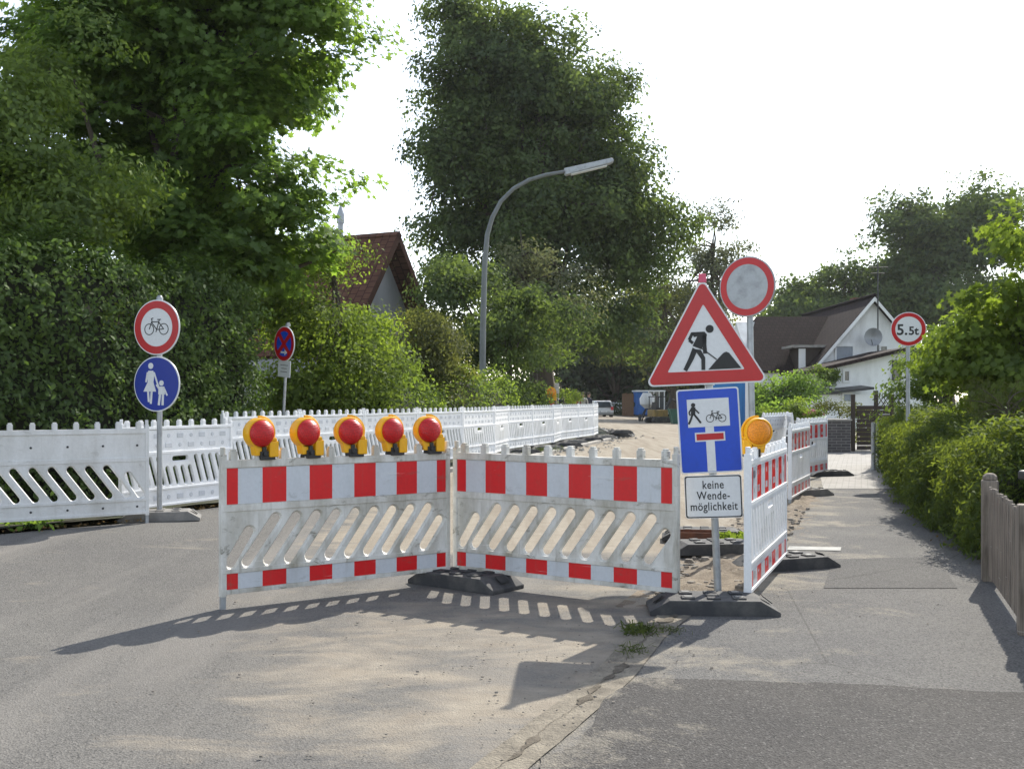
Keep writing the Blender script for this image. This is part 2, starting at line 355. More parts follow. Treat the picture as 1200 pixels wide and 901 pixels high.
def circle(cx, cy, r, n=24, sx=1): return [(cx + sx * r * math.cos(2 * math.pi * k / n), cy + r * math.sin(2 * math.pi * k / n)) for k in range(n)]
def stroke(mb, pts, wd, y0, y1, mi=0, cap=True):
    for (a, b_) in zip(pts[:-1], pts[1:]):
        a = Vector(a); b_ = Vector(b_); t = (b_ - a).normalized(); n = Vector((-t.y, t.x)) * wd / 2
        mb.prism([tuple(a + n), tuple(a - n), tuple(b_ - n), tuple(b_ + n)], y0, y1, mi)
def tag(o, label, cat, group=None):
    o['label'] = label; o['category'] = cat
    if group: o['group'] = group
    return o
def struct(o): o['kind'] = 'structure'; return o
def thing(name, label, cat, loc=(0, 0, 0), rz=0, group=None, ry=0):
    o = bpy.data.objects.new(name, None); COL.objects.link(o); o.location = loc; o.rotation_euler = (0, ry, rz); o.empty_display_size = .1
    return tag(o, label, cat, group)
def dup(root, label, loc, rz=0, group=None, scale=None, ry=0):
    def cp(o, par):
        c = o.copy(); COL.objects.link(c); c.parent = par
        for ch in o.children: cp(ch, c)
        return c
    r = cp(root, None); r.location = loc; r.rotation_euler = (0, ry, rz); r['label'] = label
    if group: r['group'] = group
    if scale: r.scale = scale
    return r

# ---------------------------------------------------------------- ground
def sheet(name, lf, rf, ys, nc, mat, dz, disp=0, hfn=None):
    vs = []; fs = []
    for y in ys:
        a, b_ = lf(y), rf(y)
        for k in range(nc + 1):
            x = a + (b_ - a) * k / nc
            z = (hfn or gz)(x, y) + dz + (random.uniform(-disp, disp) if disp else 0)
            vs.append((x, y, z))
    for j in range(len(ys) - 1):
        for k in range(nc): i = j * (nc + 1) + k; fs.append((i, i + 1, i + nc + 2, i + nc + 1))
    mb = MB().add(vs, fs); o = mb.obj(name, mat, smooth=True, recalc=False); return struct(o)
def frange(a, b_, st): return [a + (b_ - a) * i / max(1, round((b_ - a) / st)) for i in range(max(1, round((b_ - a) / st)) + 1)]
mb = MB(); mb.add([(-240, -60, -.06), (240, -60, -.06), (240, 420, -.06), (-240, 420, -.06)], [(0, 1, 2, 3)]); struct(mb.obj('ground', 'grass'))
sheet('road', xl, xg, frange(-8, 40, .5) + frange(41, 95, 3), 40, 'road', 0)
sheet('pavement', xg, xr, frange(-8, 60, .5), 6, 'pave', .004, hfn=lambda x, y: 0)
sheet('gutter', lambda y: xg(y) - .13, lambda y: xg(y) + .1, frange(1, 8.4, .1), 5, 'gutter', .010, .003)
def ragged(pts, amp, step=.05):
    out = []
    for a, b_ in zip(pts, pts[1:] + pts[:1]):
        a = Vector(a); b_ = Vector(b_); n = max(1, int((b_ - a).length / step)); t = (b_ - a).normalized(); q = Vector((-t.y, t.x)); w_ = 0
        for k in range(n):
            w_ = w_ * .8 + random.uniform(-amp, amp); out.append(tuple(a.lerp(b_, k / n) + q * w_))
    return out
struct(MB().prism(ragged([G(684, 872), G(690, 858), G(720, 811), G(747, 796), G(960, 802), G(1215, 814), (4.9, 3.6), (4.0, 2.5), (.0, 2.5), (.12, 4.3)], .012), .004, .011, plane='XY').obj('asphalt_patch', 'patch'))
struct(MB().add([(*G(976, 656), .008), (*G(1098, 653), .008), (*G(1122, 690), .008), (*G(965, 690), .008)], [(3, 2, 1, 0)]).obj('asphalt_patch', 'patch2'))
sheet('brick_paving', lambda y: xg(y) + .45, lambda y: xr(y) + (0 if y < 23 else 1.5), frange(17.1, 33, .5), 3, 'paving', .008, hfn=lambda x, y: 0)
def soilh(x, y):
    u = min(1, max(0, (y - 7.6) / .5)) * min(1, max(0, (x - (xg(y) - .35)) / .2)) * min(1, max(0, (xg(y) + .35 - x) / .15))
    return .045 * u * (math.sin(x * 17 + y * 5) * .3 + math.sin(y * 11 - x * 7) * .3 + .5) - .012 * (1 - u)
sheet('soil', lambda y: xg(y) - .5, lambda y: xg(y) + .5, frange(7.45, 17, .06), 18, 'soil', .012, .008, hfn=soilh)
struct(MB().add([(*G(925, 641), .010), (*G(986, 642), .010), (*G(985, 646), .010), (*G(922, 645), .010)], [(3, 2, 1, 0)]).obj('road_marking', 'linepaint'))
# verge behind the left barriers and its kerb
sheet('verge', lambda y: xl(y) - 14, lambda y: xl(y) - .06, frange(-8, 95, .7), 24, 'verge', .05, .02, hfn=lambda x, y: .1)
def kerb(y0, y1, k):
    a = Vector((xl(y0), y0)); b_ = Vector((xl(y1), y1)); t = (b_ - a).normalized(); n = Vector((-t.y, t.x))
    vs = []
    for p in (a + t * .006, b_ - t * .006):
        for o_, z in ((-.0, -.03), (-.0, .165), (.015, .18), (.12, .18), (.12, -.03)):
            q = p + n * o_; vs.append((q.x, q.y, z))
    return vs, [(0, 1, 6, 5), (1, 2, 7, 6), (2, 3, 8, 7), (3, 4, 9, 8), (0, 4, 3, 2, 1), (5, 6, 7, 8, 9)]
mb = MB()
for y in frange(14.2, 44, 1.0): vs, fs = kerb(y, y + 1.0, 0); mb.add(vs, fs)
tag(mb.obj('kerb', 'stone'), 'grey concrete kerb along the verge below the long white barrier row', 'kerb')

# ---------------------------------------------------------------- barriers
PH = .92
def slot(cx, z0, z1, lean, wd, n=6):
    """stadium outline leaning by lean from z0 to z1"""
    a = Vector((cx - lean / 2, z0)); b_ = Vector((cx + lean / 2, z1)); t = (b_ - a).normalized(); n2 = Vector((-t.y, t.x)); out = []
    for c, s0 in ((a, math.pi), (b_, 0)):
        for k in range(n + 1):
            q = s0 + math.pi * k / n; out.append(tuple(c + (n2 * math.cos(q) - t * math.sin(q) * -1) * wd / 2))
    return out
def peg_row(mb, L, n, z, hh=.075, wv=.05):
    for k in range(n):
        x = L * (k + .5) / n
        mb.box((x - wv / 2, -.022, z - .005), (x + wv / 2, .022, z + hh * .8)); mb.box((x - wv / 2 + .007, -.016, z + hh * .8), (x + wv / 2 - .007, .016, z + hh))
def board_old(L, matn, bolts=False):
    mb = MB(); z0 = .1
    holes = []
    n = 11; sp = (L - .12) / n
    for k in range(n):
        c = .06 + sp * (k + .5)
        zt = .5 if k < n - 1 else .40; za = .215
        lean = .21 * (zt - za) / .285
        if k == n - 1: c -= .02
        if c + lean / 2 + .06 > L - .02 or c - lean / 2 - .06 < .02: 
            lean *= .62; zt = .42
        holes.append((slot(c, z0 + za, z0 + zt, lean, .096), slot(c, z0 + za, z0 + zt, lean, .068)))
    mb.prism([(0, z0 + .165), (L, z0 + .165), (L, z0 + .575), (0, z0 + .575)], -.02, .02, 0, holes)
    mb.box((0, -.016, z0 + .028), (L, .016, z0 + .166)); mb.box((0, -.016, z0 + .574), (L, .016, z0 + .87))
    for za, zb in ((0, .03), (.143, .172), (.567, .612), (.868, PH)):
        mb.box((0, -.028, z0 + za), (L, .028, z0 + zb))
    peg_row(mb, L, 10, z0 + PH)
    return mb
def strips(L, parent, wd=None, z0=.1, mats=('red', 'white')):
    n = 10; s = L - .06
    for za, zb in ((.033, .140), (.617, .864)):
        mb = MB(); x = .03; seq = [.5] + [1] * 9 + [.5]
        for k, q in enumerate(seq):
            x1 = x + s * q / n; mb.box((x, -.0195, z0 + za), (x1, -.0158, z0 + zb), 0 if k % 2 == 0 else 1); x = x1
        mb.obj('reflective_strip', list(mats), parent)
def board_new(L, pads=True):
    mb = MB(); z0 = .1; holes = []
    n = 14; sp = (L - .1) / n
    for k in range(n):
        c = .05 + sp * (k + .5); mid = abs(k - n / 2 + .5) < 2
        zt = .43 if mid else .55; za = .26; lean = -.1 * (zt - za) / .29 * 1.0
        holes.append((slot(c, z0 + za, z0 + zt, lean, .066, 4), slot(c, z0 + za, z0 + zt, lean, .044, 4)))
    holes.append((slot(L / 2, z0 + .54, z0 + .541, .2, .07, 5), slot(L / 2, z0 + .54, z0 + .541, .2, .05, 5)))
    mb.prism([(0, z0 + .2), (L, z0 + .2), (L, z0 + .61), (0, z0 + .61)], -.022, .022, 0, holes)
    mb.box((0, -.014, z0 + .02), (L, .014, z0 + .201)); mb.box((0, -.014, z0 + .609), (L, .014, z0 + .88))
    for za, zb in ((0, .026), (.188, .212), (.6, .63), (.885, PH)): mb.box((0, -.028, z0 + za), (L, .028, z0 + zb))
    for row, (zc, hh) in enumerate(((.81, .055), (.7, .055), (.1, .06))):
        m = 9
        for k in range(m):
            x = .08 + (L - .16) * (k + .5) / m + (.0 if row != 1 else .0)
            sq = (k + row) % 2 == 0
            for s in (-1, 1):
                ya, yb = (s * .0138, s * .0195)
                if sq: mb.box((x - .052, min(ya, yb), z0 + zc - hh / 2), (x + .052, max(ya, yb), z0 + zc + hh / 2), 1)
                else: mb.prism(circle(x, z0 + zc, hh * .45, 12), min(ya, yb), max(ya, yb), 1)
    peg_row(mb, L, 9, z0 + PH)
    return mb
def barrier(kind, p0, p1, z, label, group, leg=.1, lean=0):
    p0 = Vector(p0); p1 = Vector(p1); L = (p1 - p0).length - .012
    rz = math.atan2(p1.y - p0.y, p1.x - p0.x)
    t = thing('barrier_panel', label, 'barrier', (p0.x, p0.y, z), rz, group)
    pm = {'old': 'plastic_dirty', 'oldback': 'plastic', 'new': 'plastic_new', 'newstripe': 'plastic_new'}[kind]
    key = (kind, round(L, 2))
    if kind in ('old', 'oldback'): mb = board_old(L, pm)
    else: mb = board_new(L)
    mb.obj('board', [pm, 'pad'], t, bevel=.004 if kind != 'new' else .003)
    if kind in ('old', 'newstripe'): strips(L, t)
    if kind == 'oldback':
        b_ = MB()
        for zc in (.74, .085):
            for k in range(6):
                x = L * (k + .35) / 6; b_ = MB(); b_.lathe([(.012, .0), (.012, .006), (.006, .009)], 10, 0, 'Y', (x, .0155, .1 + zc)); b_.obj('bolt', 'darkpaint', t)
    for x in (.018, L - .018):
        q = MB(); q.box((x - .02, -.026, .085), (x + .02, .026, 1.06)); q.tube([(x, 0, 1.058), (x, 0, 1.11)], .018, 10)
        q.obj('post', pm, t, bevel=.004)
        q = MB(); q.box((x - .017, -.017, 0), (x + .017, .017, .086)); q.obj('leg', 'galv', t)
    return t
FG = 'red and white striped barriers across the road'
F0, F1, F2, F3 = G(258, 714), G(527, 682), G(533, 681), G(797, 712)
barrier('old', F0, F1, 0, 'red and white striped plastic barrier carrying five red warning lamps', FG)
barrier('old', F2, F3, 0, 'grimy red and white striped barrier without lamps, beside the roadworks sign', FG)
# left row
LG = 'white barriers along the left verge'
barrier('oldback', (-3.93, 11.62), (-5.68, 10.4), .1, 'smooth plain white barrier seen from behind, at the left edge of the photo', LG)
barrier('new', (-4.32, 11.85), (-3.52, 13.5), .1, 'white embossed barrier just behind the pole of the mother and child sign', LG)
A0, A1, A2 = Vector((-3.98, 14.75)), Vector((-.98, 21.2)), Vector((2.97, 36))
chain = [A0.lerp(A1, k / 4) for k in range(4)] + [A1.lerp(A2, k / 8) + Vector((.12 * math.sin(k * 2.1), 0)) for k in range(9)]
ords = ['nearest', 'second', 'third', 'fourth', 'fifth', 'sixth', 'seventh', 'eighth', 'ninth', 'tenth', 'eleventh', 'farthest']
for k in range(12):
    barrier('new', chain[k], chain[k + 1], .165, 'white slotted verge barrier, %s in the long row leading away behind the red lamps' % ords[k], LG)
# right row
RG = 'barriers along the footpath'
R0, R1 = G(876, 712), G(919, 663)
barrier('newstripe', R0, R1, 0, 'white striped barrier seen edge-on beside the roadworks sign, carrying the amber lamp', RG)
barrier('newstripe', (3.72, 14.4), (4.44, 16.1), 0, 'striped barrier farther up the path behind the amber lamp, turned steeply away', RG)
barrier('newstripe', (4.88, 18.4), (5.85, 20.0), 0, 'striped barrier standing squarer to the view on the block paving edge', RG)
b4 = barrier('new', (5.85, 25.6), (6.85, 27.2), 0, 'plain white leaning barrier behind the striped ones, left of the brick planter', RG); b4.rotation_euler.x = R(7)
b5 = barrier('new', (6.65, 25.1), (7.0, 26.9), 0, 'plain white barrier meeting the leaning one in front of the brick planter', RG); b5.rotation_euler.x = R(-6)
# far row across the end of the road
FGG = 'white barriers closing the far end of the site'
xs = [W(690 + 0, 480, 88).x + i * 1.95 for i in range(5)]
proto = None
for i, x in enumerate(xs):
    lab = 'small distant white barrier at the end of the site, number %s from the car side' % ['one', 'two', 'three', 'four', 'five'][i]
    if i == 4: continue
    lab = ['distant white barrier left of the silver car at the end of the road', 'distant white barrier directly behind the silver car', 'distant white barrier just right of the silver car', 'distant white barrier in front of the brown timber boards'][i]
    if proto is None: proto = barrier('new', (x, 88), (x + 1.9, 88), 0, lab, FGG)
    else: dup(proto, lab, (x, 88, 0), 0, FGG)

# rubber feet -------------------------------------------------------------
def make_foot(label, loc, rz, matn='rubber', group=None):
    t = thing('rubber_foot', label, 'barrier foot', loc, rz, group)
    mb = MB(); hl, hw, h = .43, .19, .105
    mb.prism([(-hl, 0), (hl, 0), (hl, .03), (hl - .13, h), (-hl + .13, h), (-hl, .03)], -hw, hw)
    for s in (-1, 1):
        for k in (-1, 1):
            mb.box((s * .17 - .045, k * .09 - .05, h), (s * .17 + .045, k * .09 + .05, h + .012))
    for k in (-1, 0, 1): mb.box((-.045 + k * .0, k * .11 - .035, h), (.045, k * .11 + .035, h + .012))
    mb.obj('block', matn, t, bevel=.008)
    for s in (-1, 1):
        for k in (-1, 1): q = MB(); q.box((s * .17 - .026, k * .09 - .03, h + .0121), (s * .17 + .026, k * .09 + .03, h + .0145)); q.obj('socket', 'black', t)
    for s in (-1, 1): q = MB(); q.prism([(s * .43 - s * .035, .063), (s * .43 - s * .095, .109), (s * .43 - s * .09, .114), (s * .43 - s * .03, .068)], -.05, .05); q.obj('grip_hole', 'black', t)
    return t
FT = 'rubber feet of the barriers and signs'
f0 = make_foot('black ribbed rubber foot where the two striped front barriers meet', (*G(545, 686), 0), R(-38), 'rubber', FT)
ff = make_foot('wide grey rubber foot holding the roadworks sign pole', (*G(834, 716), 0), R(-3), 'rubber', FT)
make_foot('pale dusty rubber foot under the mother and child sign pole', (*G(188, 609, .1), .1), R(14), 'rubber_light', FT)
make_foot('grey rubber foot at the far end of the striped footpath barrier', (*G(920, 665), 0), R(20), 'rubber', FT)
make_foot('rubber foot on the dug soil behind the roadworks sign pole', (*G(838, 650), .02), R(5), 'rubber', FT)
make_foot('rubber foot lying in soil left of the footpath barrier, by the rusty trough', (*G(826, 634), .02), R(-8), 'rubber', FT)
make_foot('small far rubber foot on the asphalt below the steeply turned striped barrier', (4.3, 15.9, 0), R(25), 'rubber_light', FT)
make_foot('far rubber foot at the right end of the squarer striped barrier', (5.85, 19.9, 0), R(15), 'rubber', FT)
for k, lb in zip(range(5, 12), ['nearest of those sticking out onto the kerb', 'second of those sticking out onto the kerb', 'third along the kerb', 'fourth along the kerb', 'fifth along the kerb', 'sixth along the kerb', 'farthest along the kerb']):
    c = chain[k]; make_foot('rubber foot under the long white barrier row, ' + lb, (c.x + .33, c.y, .155 + .0), R(-8 + k * 5), 'rubber_light' if k % 2 else 'rubber', FT)
make_foot('black rubber foot dumped on top of others at the far end of the row', (chain[12].x + .7, chain[12].y - .4, .27), R(30), 'rubber', FT)
make_foot('black rubber foot at the very end of the long white row', (chain[12].x + .75, chain[12].y - .3, .155), R(-20), 'rubber', FT)

# warning lamps ------------------------------------------------------------
def make_lamp(label, loc, rz, lens, group):
    t = thing('warning_lamp', label, 'warning lamp', loc, rz, group)
    zc = .155
    h = MB(); h.lathe([(.094, -.035), (.103, -.035), (.108, -.025), (.109, .035), (.103, .05), (.094, .05)], 36, 0, 'Y', (0, 0, zc), cap=False)
    h.lathe([(.094, .05), (.094, -.035)], 36, 0, 'Y', (0, 0, zc), cap=False)
    h.obj('hood', 'yellow', t, smooth=True)
    l = MB(); l.lathe([(.002, -.088), (.03, -.085), (.06, -.076), (.082, -.062), (.094, -.042), (.0935, .045), (.08, .062), (.058, .075), (.03, .082), (.002, .084)], 36, 0, 'Y', (0, 0, zc))
    l.obj('lens', lens, t, smooth=True)
    b = MB(); b.prism([(-.045, .0), (.03, .0), (.05, .07), (-.06, .07)], -.035, .035); b.obj('neck', 'yellow', t, bevel=.006)
    c = MB(); c.box((.052, -.055, -.012), (.125, .045, .1)); c.prism([(.06, .1), (.118, .1), (.11, .125), (.07, .125)], -.05, .04); c.obj('battery_case', 'yellow', t, bevel=.008)
    s = MB(); pts = [(.118 * math.cos(R(a)) + .0, .0, zc + .118 * math.sin(R(a))) for a in range(-25, 100, 12)]
    for a, b_ in zip(pts[:-1], pts[1:]): s.tube([a, b_], .009, 6)
    s.obj('handle', 'yellow', t, smooth=True)
    k = MB(); k.box((-.015, -.045, -.014), (.05, .04, .03)); k.box((-.012, -.05, -.03), (.1, .05, -.008)); k.box((.0, -.052, .02), (.03, -.03, .06)); k.tube([(.016, -.06, .01), (.016, -.035, .01)], .014, 8)
    k.obj('clamp', 'black', t, bevel=.003)
    return t
f0v, f1v = Vector(F0), Vector(F1); rzf = math.atan2(f1v.y - f0v.y, f1v.x - f0v.x)
LMP = 'red warning lamps on the front barrier'
nm = ['at the left end of the row of five', 'second from the left end of the row of five', 'in the middle of the row of five', 'fourth from the left in the row of five', 'at the right end of the row of five']
lm0 = None
for i, px in enumerate((304, 358, 409, 457, 501)):
    k = (px - 258) / (527 - 258); s0, s1 = 1 / f0v.y, 1 / f1v.y
    tt = k * s0 ; inv = s0 + (s1 - s0) * k          # perspective-correct place along the panel
    p = (f0v / f0v.y * (1 - k) + f1v / f1v.y * k) / inv
    lab = 'yellow lamp with red lens, ' + nm[i]
    if lm0 is None: lm0 = make_lamp(lab, (p.x, p.y, 1.045), rzf + R(6), 'lens_red', LMP)
    else: dup(lm0, lab, (p.x, p.y, 1.045), rzf + R([0, 9, -7, 4, -6][i]), LMP)
r0v, r1v = Vector(R0), Vector(R1); pm = r0v.lerp(r1v, .22)
am = make_lamp('yellow warning lamp with round amber lens on the footpath barrier', (pm.x, pm.y, 1.05), R(186), 'lens_amber', None); am.scale = (.97, .97, .97)
p = W(645, 459, 45); am2 = make_lamp('tiny distant amber warning lamp above the long white barrier row', (p.x, p.y, 1.35), R(0), 'lens_amber', None); am2.scale = (2, 2, 2)
q = MB(); q.box((-.08, -.06, -.2), (.08, .06, -.02)); q.box((-.02, -.02, -.7), (.02, .02, -.19)); q.obj('stand', 'redsign', am2, bevel=.01)

# ---------------------------------------------------------------- signs
def disc(r, y0, y1, mi=0, mb=None, n=56):
    mb = mb or MB(); mb.lathe([(r - .002, y0), (r, (y0 + y1) / 2), (r - .002, y1)], n); return mb
def ring_plate(parent, z, r, inner, col='redsign', face='signwhite', back='greymetal', edge='signwhite', xo=0, frac=.69):
    pl = MB(); pl.lathe([(r - .003, -.03), (r, -.027), (r, -.018)], 56, 0, 'Y', (xo, 0, z)); o = pl.obj('sign_plate', [edge], parent, smooth=True)
    bk = MB(); bk.lathe([(r * .985, -.0185), (r * .985, -.012)], 56, 0, 'Y', (xo, 0, z)); bk.obj('plate_back', back, o)
    o.location.y = -.022
    ri = MB(); a = circle(xo, z, r * .955, 56); 
    if inner:
        ri.prism(a, -.0325, -.0295, 0, [(circle(xo, z, r * frac, 56), None)]); ri.obj('border', col, o)
    else: ri.prism(a, -.0325, -.0295, 0); ri.obj('face', col, o)
    return o
def clampring(mb, z, x=0):
    mb.tube([(x, 0, z - .02), (x, 0, z + .02)], .037, 12)
def bike(mb, cx, cz, s, y0, y1, w=3.2):
    P = lambda a, b_: (cx + a * s, cz + b_ * s)
    for c in (-50, 50): mb.prism(circle(*P(c, 0), 33 * s, 28), y0, y1, 0, [(circle(*P(c, 0), (33 - w * 1.1) * s, 28), None)])
    for L in ([(-50, 0), (-30, 50), (-36, 60), (-22, 64)], [(-31, 42), (14, 42)], [(-32, 38), (2, -2)], [(2, -2), (20, 54)], [(2, -2), (50, 0)], [(15, 40), (50, 0)], [(6, 55), (30, 55)], [(2, -2), (-4, -16)]):
        stroke(mb, [P(*p) for p in L], w * s * 1.25, y0, y1)

# left pole: bicycle ban over footpath sign
px_, py_ = G(187, 609, .1)
rzL = math.atan2(-.96, -.29) + R(90)
t = thing('sign_post', 'grey pole with a no cycling disc above a blue mother and child disc', 'traffic sign', (px_, py_, .1), R(-20))
sS = F / py_
zt1 = HC - .1 + (HY - 384) / sS; zt2 = HC - .1 + (HY - 450) / sS; rr = .305
o = MB(); o.tube([(0, 0, .08), (0, 0, zt1 + rr + .03)], .03, 14); o.tube([(0, 0, zt1 + rr + .03), (0, 0, zt1 + rr + .05)], [.03, .02], 12); clampring(o, zt1 - .2); clampring(o, zt1 + .2); clampring(o, zt2 + .2); clampring(o, zt2 - .2); clampring(o, zt1 + rr + .01)
o.obj('pole', 'galv', t, smooth=True)
sp = ring_plate(t, zt1, rr, True); sp['label'] = 'white disc with red border and black bicycle'; b_ = MB(); bike(b_, 0, zt1 - .02, rr * .0115 * .55, -.0325, -.0295, 4.2); b_.obj('bicycle_symbol', 'black', sp)
sp = ring_plate(t, zt2, rr, False, 'darkblue'); sp['label'] = 'blue disc with white woman and child'
b_ = MB(); k = rr / 154; U = lambda x, y: ((x - 238) / .78 * k * 1.0, zt2 + (650 - y) * k)
def pp(mb, L, mi=0, ya=-.0355, yb=-.0323): mb.prism([U(*p) for p in L], ya, yb, mi)
def ss(mb, L, wd, ya=-.0355, yb=-.0323): stroke(mb, [U(*p) for p in L], wd * k, ya, yb)
b_.prism(circle(*U(209, 549), 17 * k, 20), -.0355, -.0323)
pp(b_, [(190, 592), (197, 576), (221, 576), (228, 592), (223, 640), (237, 692), (170, 692), (193, 640)])
ss(b_, [(192, 585), (184, 640)], 10); ss(b_, [(226, 585), (242, 640), (250, 664)], 10); ss(b_, [(195, 690), (199, 750)], 13); ss(b_, [(214, 690), (209, 760)], 13)
b_.prism(circle(*U(265, 645), 15 * k, 20), -.0355, -.0323); pp(b_, [(250, 664), (280, 664), (283, 708), (249, 708)]); ss(b_, [(277, 670), (295, 714)], 10); ss(b_, [(252, 676), (238, 654)], 9); ss(b_, [(258, 706), (251, 768)], 14); ss(b_, [(273, 706), (271, 768)], 14)
b_.obj('pedestrian_symbol', 'signwhite', sp)

# no-stopping sign with plate, behind the barriers
Y = 16.4; s_ = F / Y; c = W(337, 403, Y)
t = thing('sign_post', 'turned-away red and blue no stopping disc with small white plate, behind the barriers', 'traffic sign', (c.x - .115, Y, .15), R(-44), ry=R(5))
r_ = 20.5 / s_; zc = c.z - .15
o = MB(); o.tube([(0, 0, -.02), (0, 0, zc + r_ + .06)], .022, 12); clampring(o, zc + r_ + .02); o.obj('pole', 'galv', t, smooth=True)
sp = ring_plate(t, zc, r_, False, 'redsign')
b_ = MB()
for q in range(4):
    a0 = q * 90; pts = [(.14 * r_ * math.cos(R(a0)) * 1.3, zc + .14 * r_ * 1.3 * math.sin(R(a0)))] + [(.72 * r_ * math.cos(R(a0 + a)), zc + .72 * r_ * math.sin(R(a0 + a))) for a in range(-33, 34, 11)]
    b_.prism(pts, -.0352, -.0323)
b_.obj('blue_fields', 'blue', sp)
b_ = MB(); stroke(b_, [(-.25 * r_, zc - .48 * r_), (.2 * r_, zc - .48 * r_)], .1 * r_, -.038, -.035); b_.prism([(.12 * r_, zc - .32 * r_), (.38 * r_, zc - .48 * r_), (.12 * r_, zc - .64 * r_)], -.038, -.035); b_.obj('arrow_symbol', 'signwhite', sp)
zp = HC + (HY - 432) / s_ - .15
b_ = MB(); b_.box((-.16, -.032, zp - .125), (.16, -.02, zp + .125)); pl = b_.obj('supplementary_plate', 'signwhite', t, bevel=.004)
b_ = MB()
for i, wv in enumerate((.2, .14, .18)): b_.box((-wv / 2, -.0335, zp + .05 - i * .05), (wv / 2, -.0325, zp + .062 - i * .05))
b_.obj('lettering', 'greymetal', pl)

# text ---------------------------------------------------------------------
def text_mesh(body, size, y, parent, matn, x=0, z=0, name='lettering', bold=.0, ax='CENTER', sx=1, sp=1):
    cu = bpy.data.curves.new('t', 'FONT'); cu.body = body; cu.size = size; cu.align_x = ax; cu.extrude = .001; cu.offset = bold; cu.space_character = sp
    ob = bpy.data.objects.new('t', cu); COL.objects.link(ob); dg = bpy.context.evaluated_depsgraph_get()
    me = bpy.data.meshes.new_from_object(ob.evaluated_get(dg)); bpy.data.objects.remove(ob)
    me.transform(Matrix.Translation((x, y, z)) @ Matrix.Rotation(R(90), 4, 'X') @ Matrix.Diagonal((sx, 1, 1, 1)))
    me.materials.clear(); me.materials.append(M[matn]); o = bpy.data.objects.new(name, me); COL.objects.link(o); o.parent = parent; return o

# roadworks sign post
bx, by = G(842, 708)
t = thing('sign_post', 'leaning pole with roadworks triangle, blue dead end sign and keine Wendemöglichkeit plate', 'traffic sign', (bx, by, 0), R(-8), ry=R(-2.4))
s_ = F / by
o = MB(); o.tube([(0, 0, .07), (0, 0, (708 - 440) / s_)], .026, 14)
for yy in (448, 462, 545, 565, 598): clampring(o, (708 - yy) / s_)
o.obj('pole', 'galv', t, smooth=True)
# triangle in local units, metres = px/s_
def rounded(pts, r, n=5):
    out = []; m_ = len(pts)
    for i in range(m_):
        p = Vector(pts[i]); a = (Vector(pts[i - 1]) - p).normalized(); b2 = (Vector(pts[(i + 1) % m_]) - p).normalized()
        ang = a.angle(b2); dd = r / math.tan(ang / 2); c_ = p + (a + b2).normalized() * (r / math.sin(ang / 2))
        p0 = p + a * dd; p1 = p + b2 * dd; a0 = math.atan2(p0.y - c_.y, p0.x - c_.x); a1 = math.atan2(p1.y - c_.y, p1.x - c_.x)
        da = (a1 - a0 + math.pi) % (2 * math.pi) - math.pi
        for k_ in range(n + 1): q = a0 + da * k_ / n; out.append((c_.x + r * math.cos(q), c_.y + r * math.sin(q)))
    return out
ztri = (708 - 449) / s_; hw = 69.5 / s_; ht = 122 / s_
tx = -.02
tri = lambda k_: [(tx - hw * k_, ztri + ht / 3 * (1 - k_)), (tx + hw * k_, ztri + ht / 3 * (1 - k_)), (tx, ztri + ht / 3 + ht * 2 / 3 * k_)]
pl = MB(); pl.prism(rounded(tri(1.03), .035), -.045, -.03); sp = pl.obj('triangle_plate', 'signwhite', t)
b_ = MB(); b_.prism(rounded(tri(.985), .028), -.048, -.0445, 0, [(rounded(tri(.64), .006, 3), None)]); b_.obj('border', 'redsign', sp)
k = 2 * hw / 600
ca, sa = math.cos(R(1.5)), math.sin(R(1.5))
def U(x, y):
    a, b2 = (x - 388) * k, (752 - y) * k; return (tx + a * ca + b2 * sa, ztri + b2 * ca - a * sa)
def pp(mb, L, ya=-.048, yb=-.0445): mb.prism([U(*p) for p in L], ya, yb)
def ss(mb, L, wd, ya=-.048, yb=-.0445): stroke(mb, [U(*p) for p in L], wd * k, ya, yb)
b_ = MB(); b_.prism(circle(*U(408, 478), 20 * k, 20), -.048, -.0445)
pp(b_, [(316, 493), (382, 491), (394, 506), (390, 530), (366, 580), (322, 562), (346, 514), (330, 518)])
ss(b_, [(322, 497), (305, 532), (324, 548)], 15); ss(b_, [(382, 500), (381, 560), (384, 602)], 20)
pp(b_, [(322, 570), (346, 584), (326, 630), (292, 690), (274, 680), (302, 622)]); pp(b_, [(334, 578), (362, 582), (384, 622), (383, 684), (364, 684), (364, 630), (344, 600)])
ss(b_, [(366, 574), (440, 632)], 6); pp(b_, [(398, 683), (440, 635), (474, 600), (488, 594), (502, 600), (562, 678)])
b_.obj('worker_symbol', 'black', sp)
b_ = MB(); zz = ztri + ht + .005; b_.prism([(tx - .025, zz - .03), (tx + .03, zz - .03), (tx + .028, zz + .03), (tx - .022, zz + .032)], -.052, -.028); b_.obj('pink_tape', M.setdefault('pink', worn('pink_tape', srgb(226, 90, 120), srgb(190, 70, 100), .4)), sp, bevel=.003)
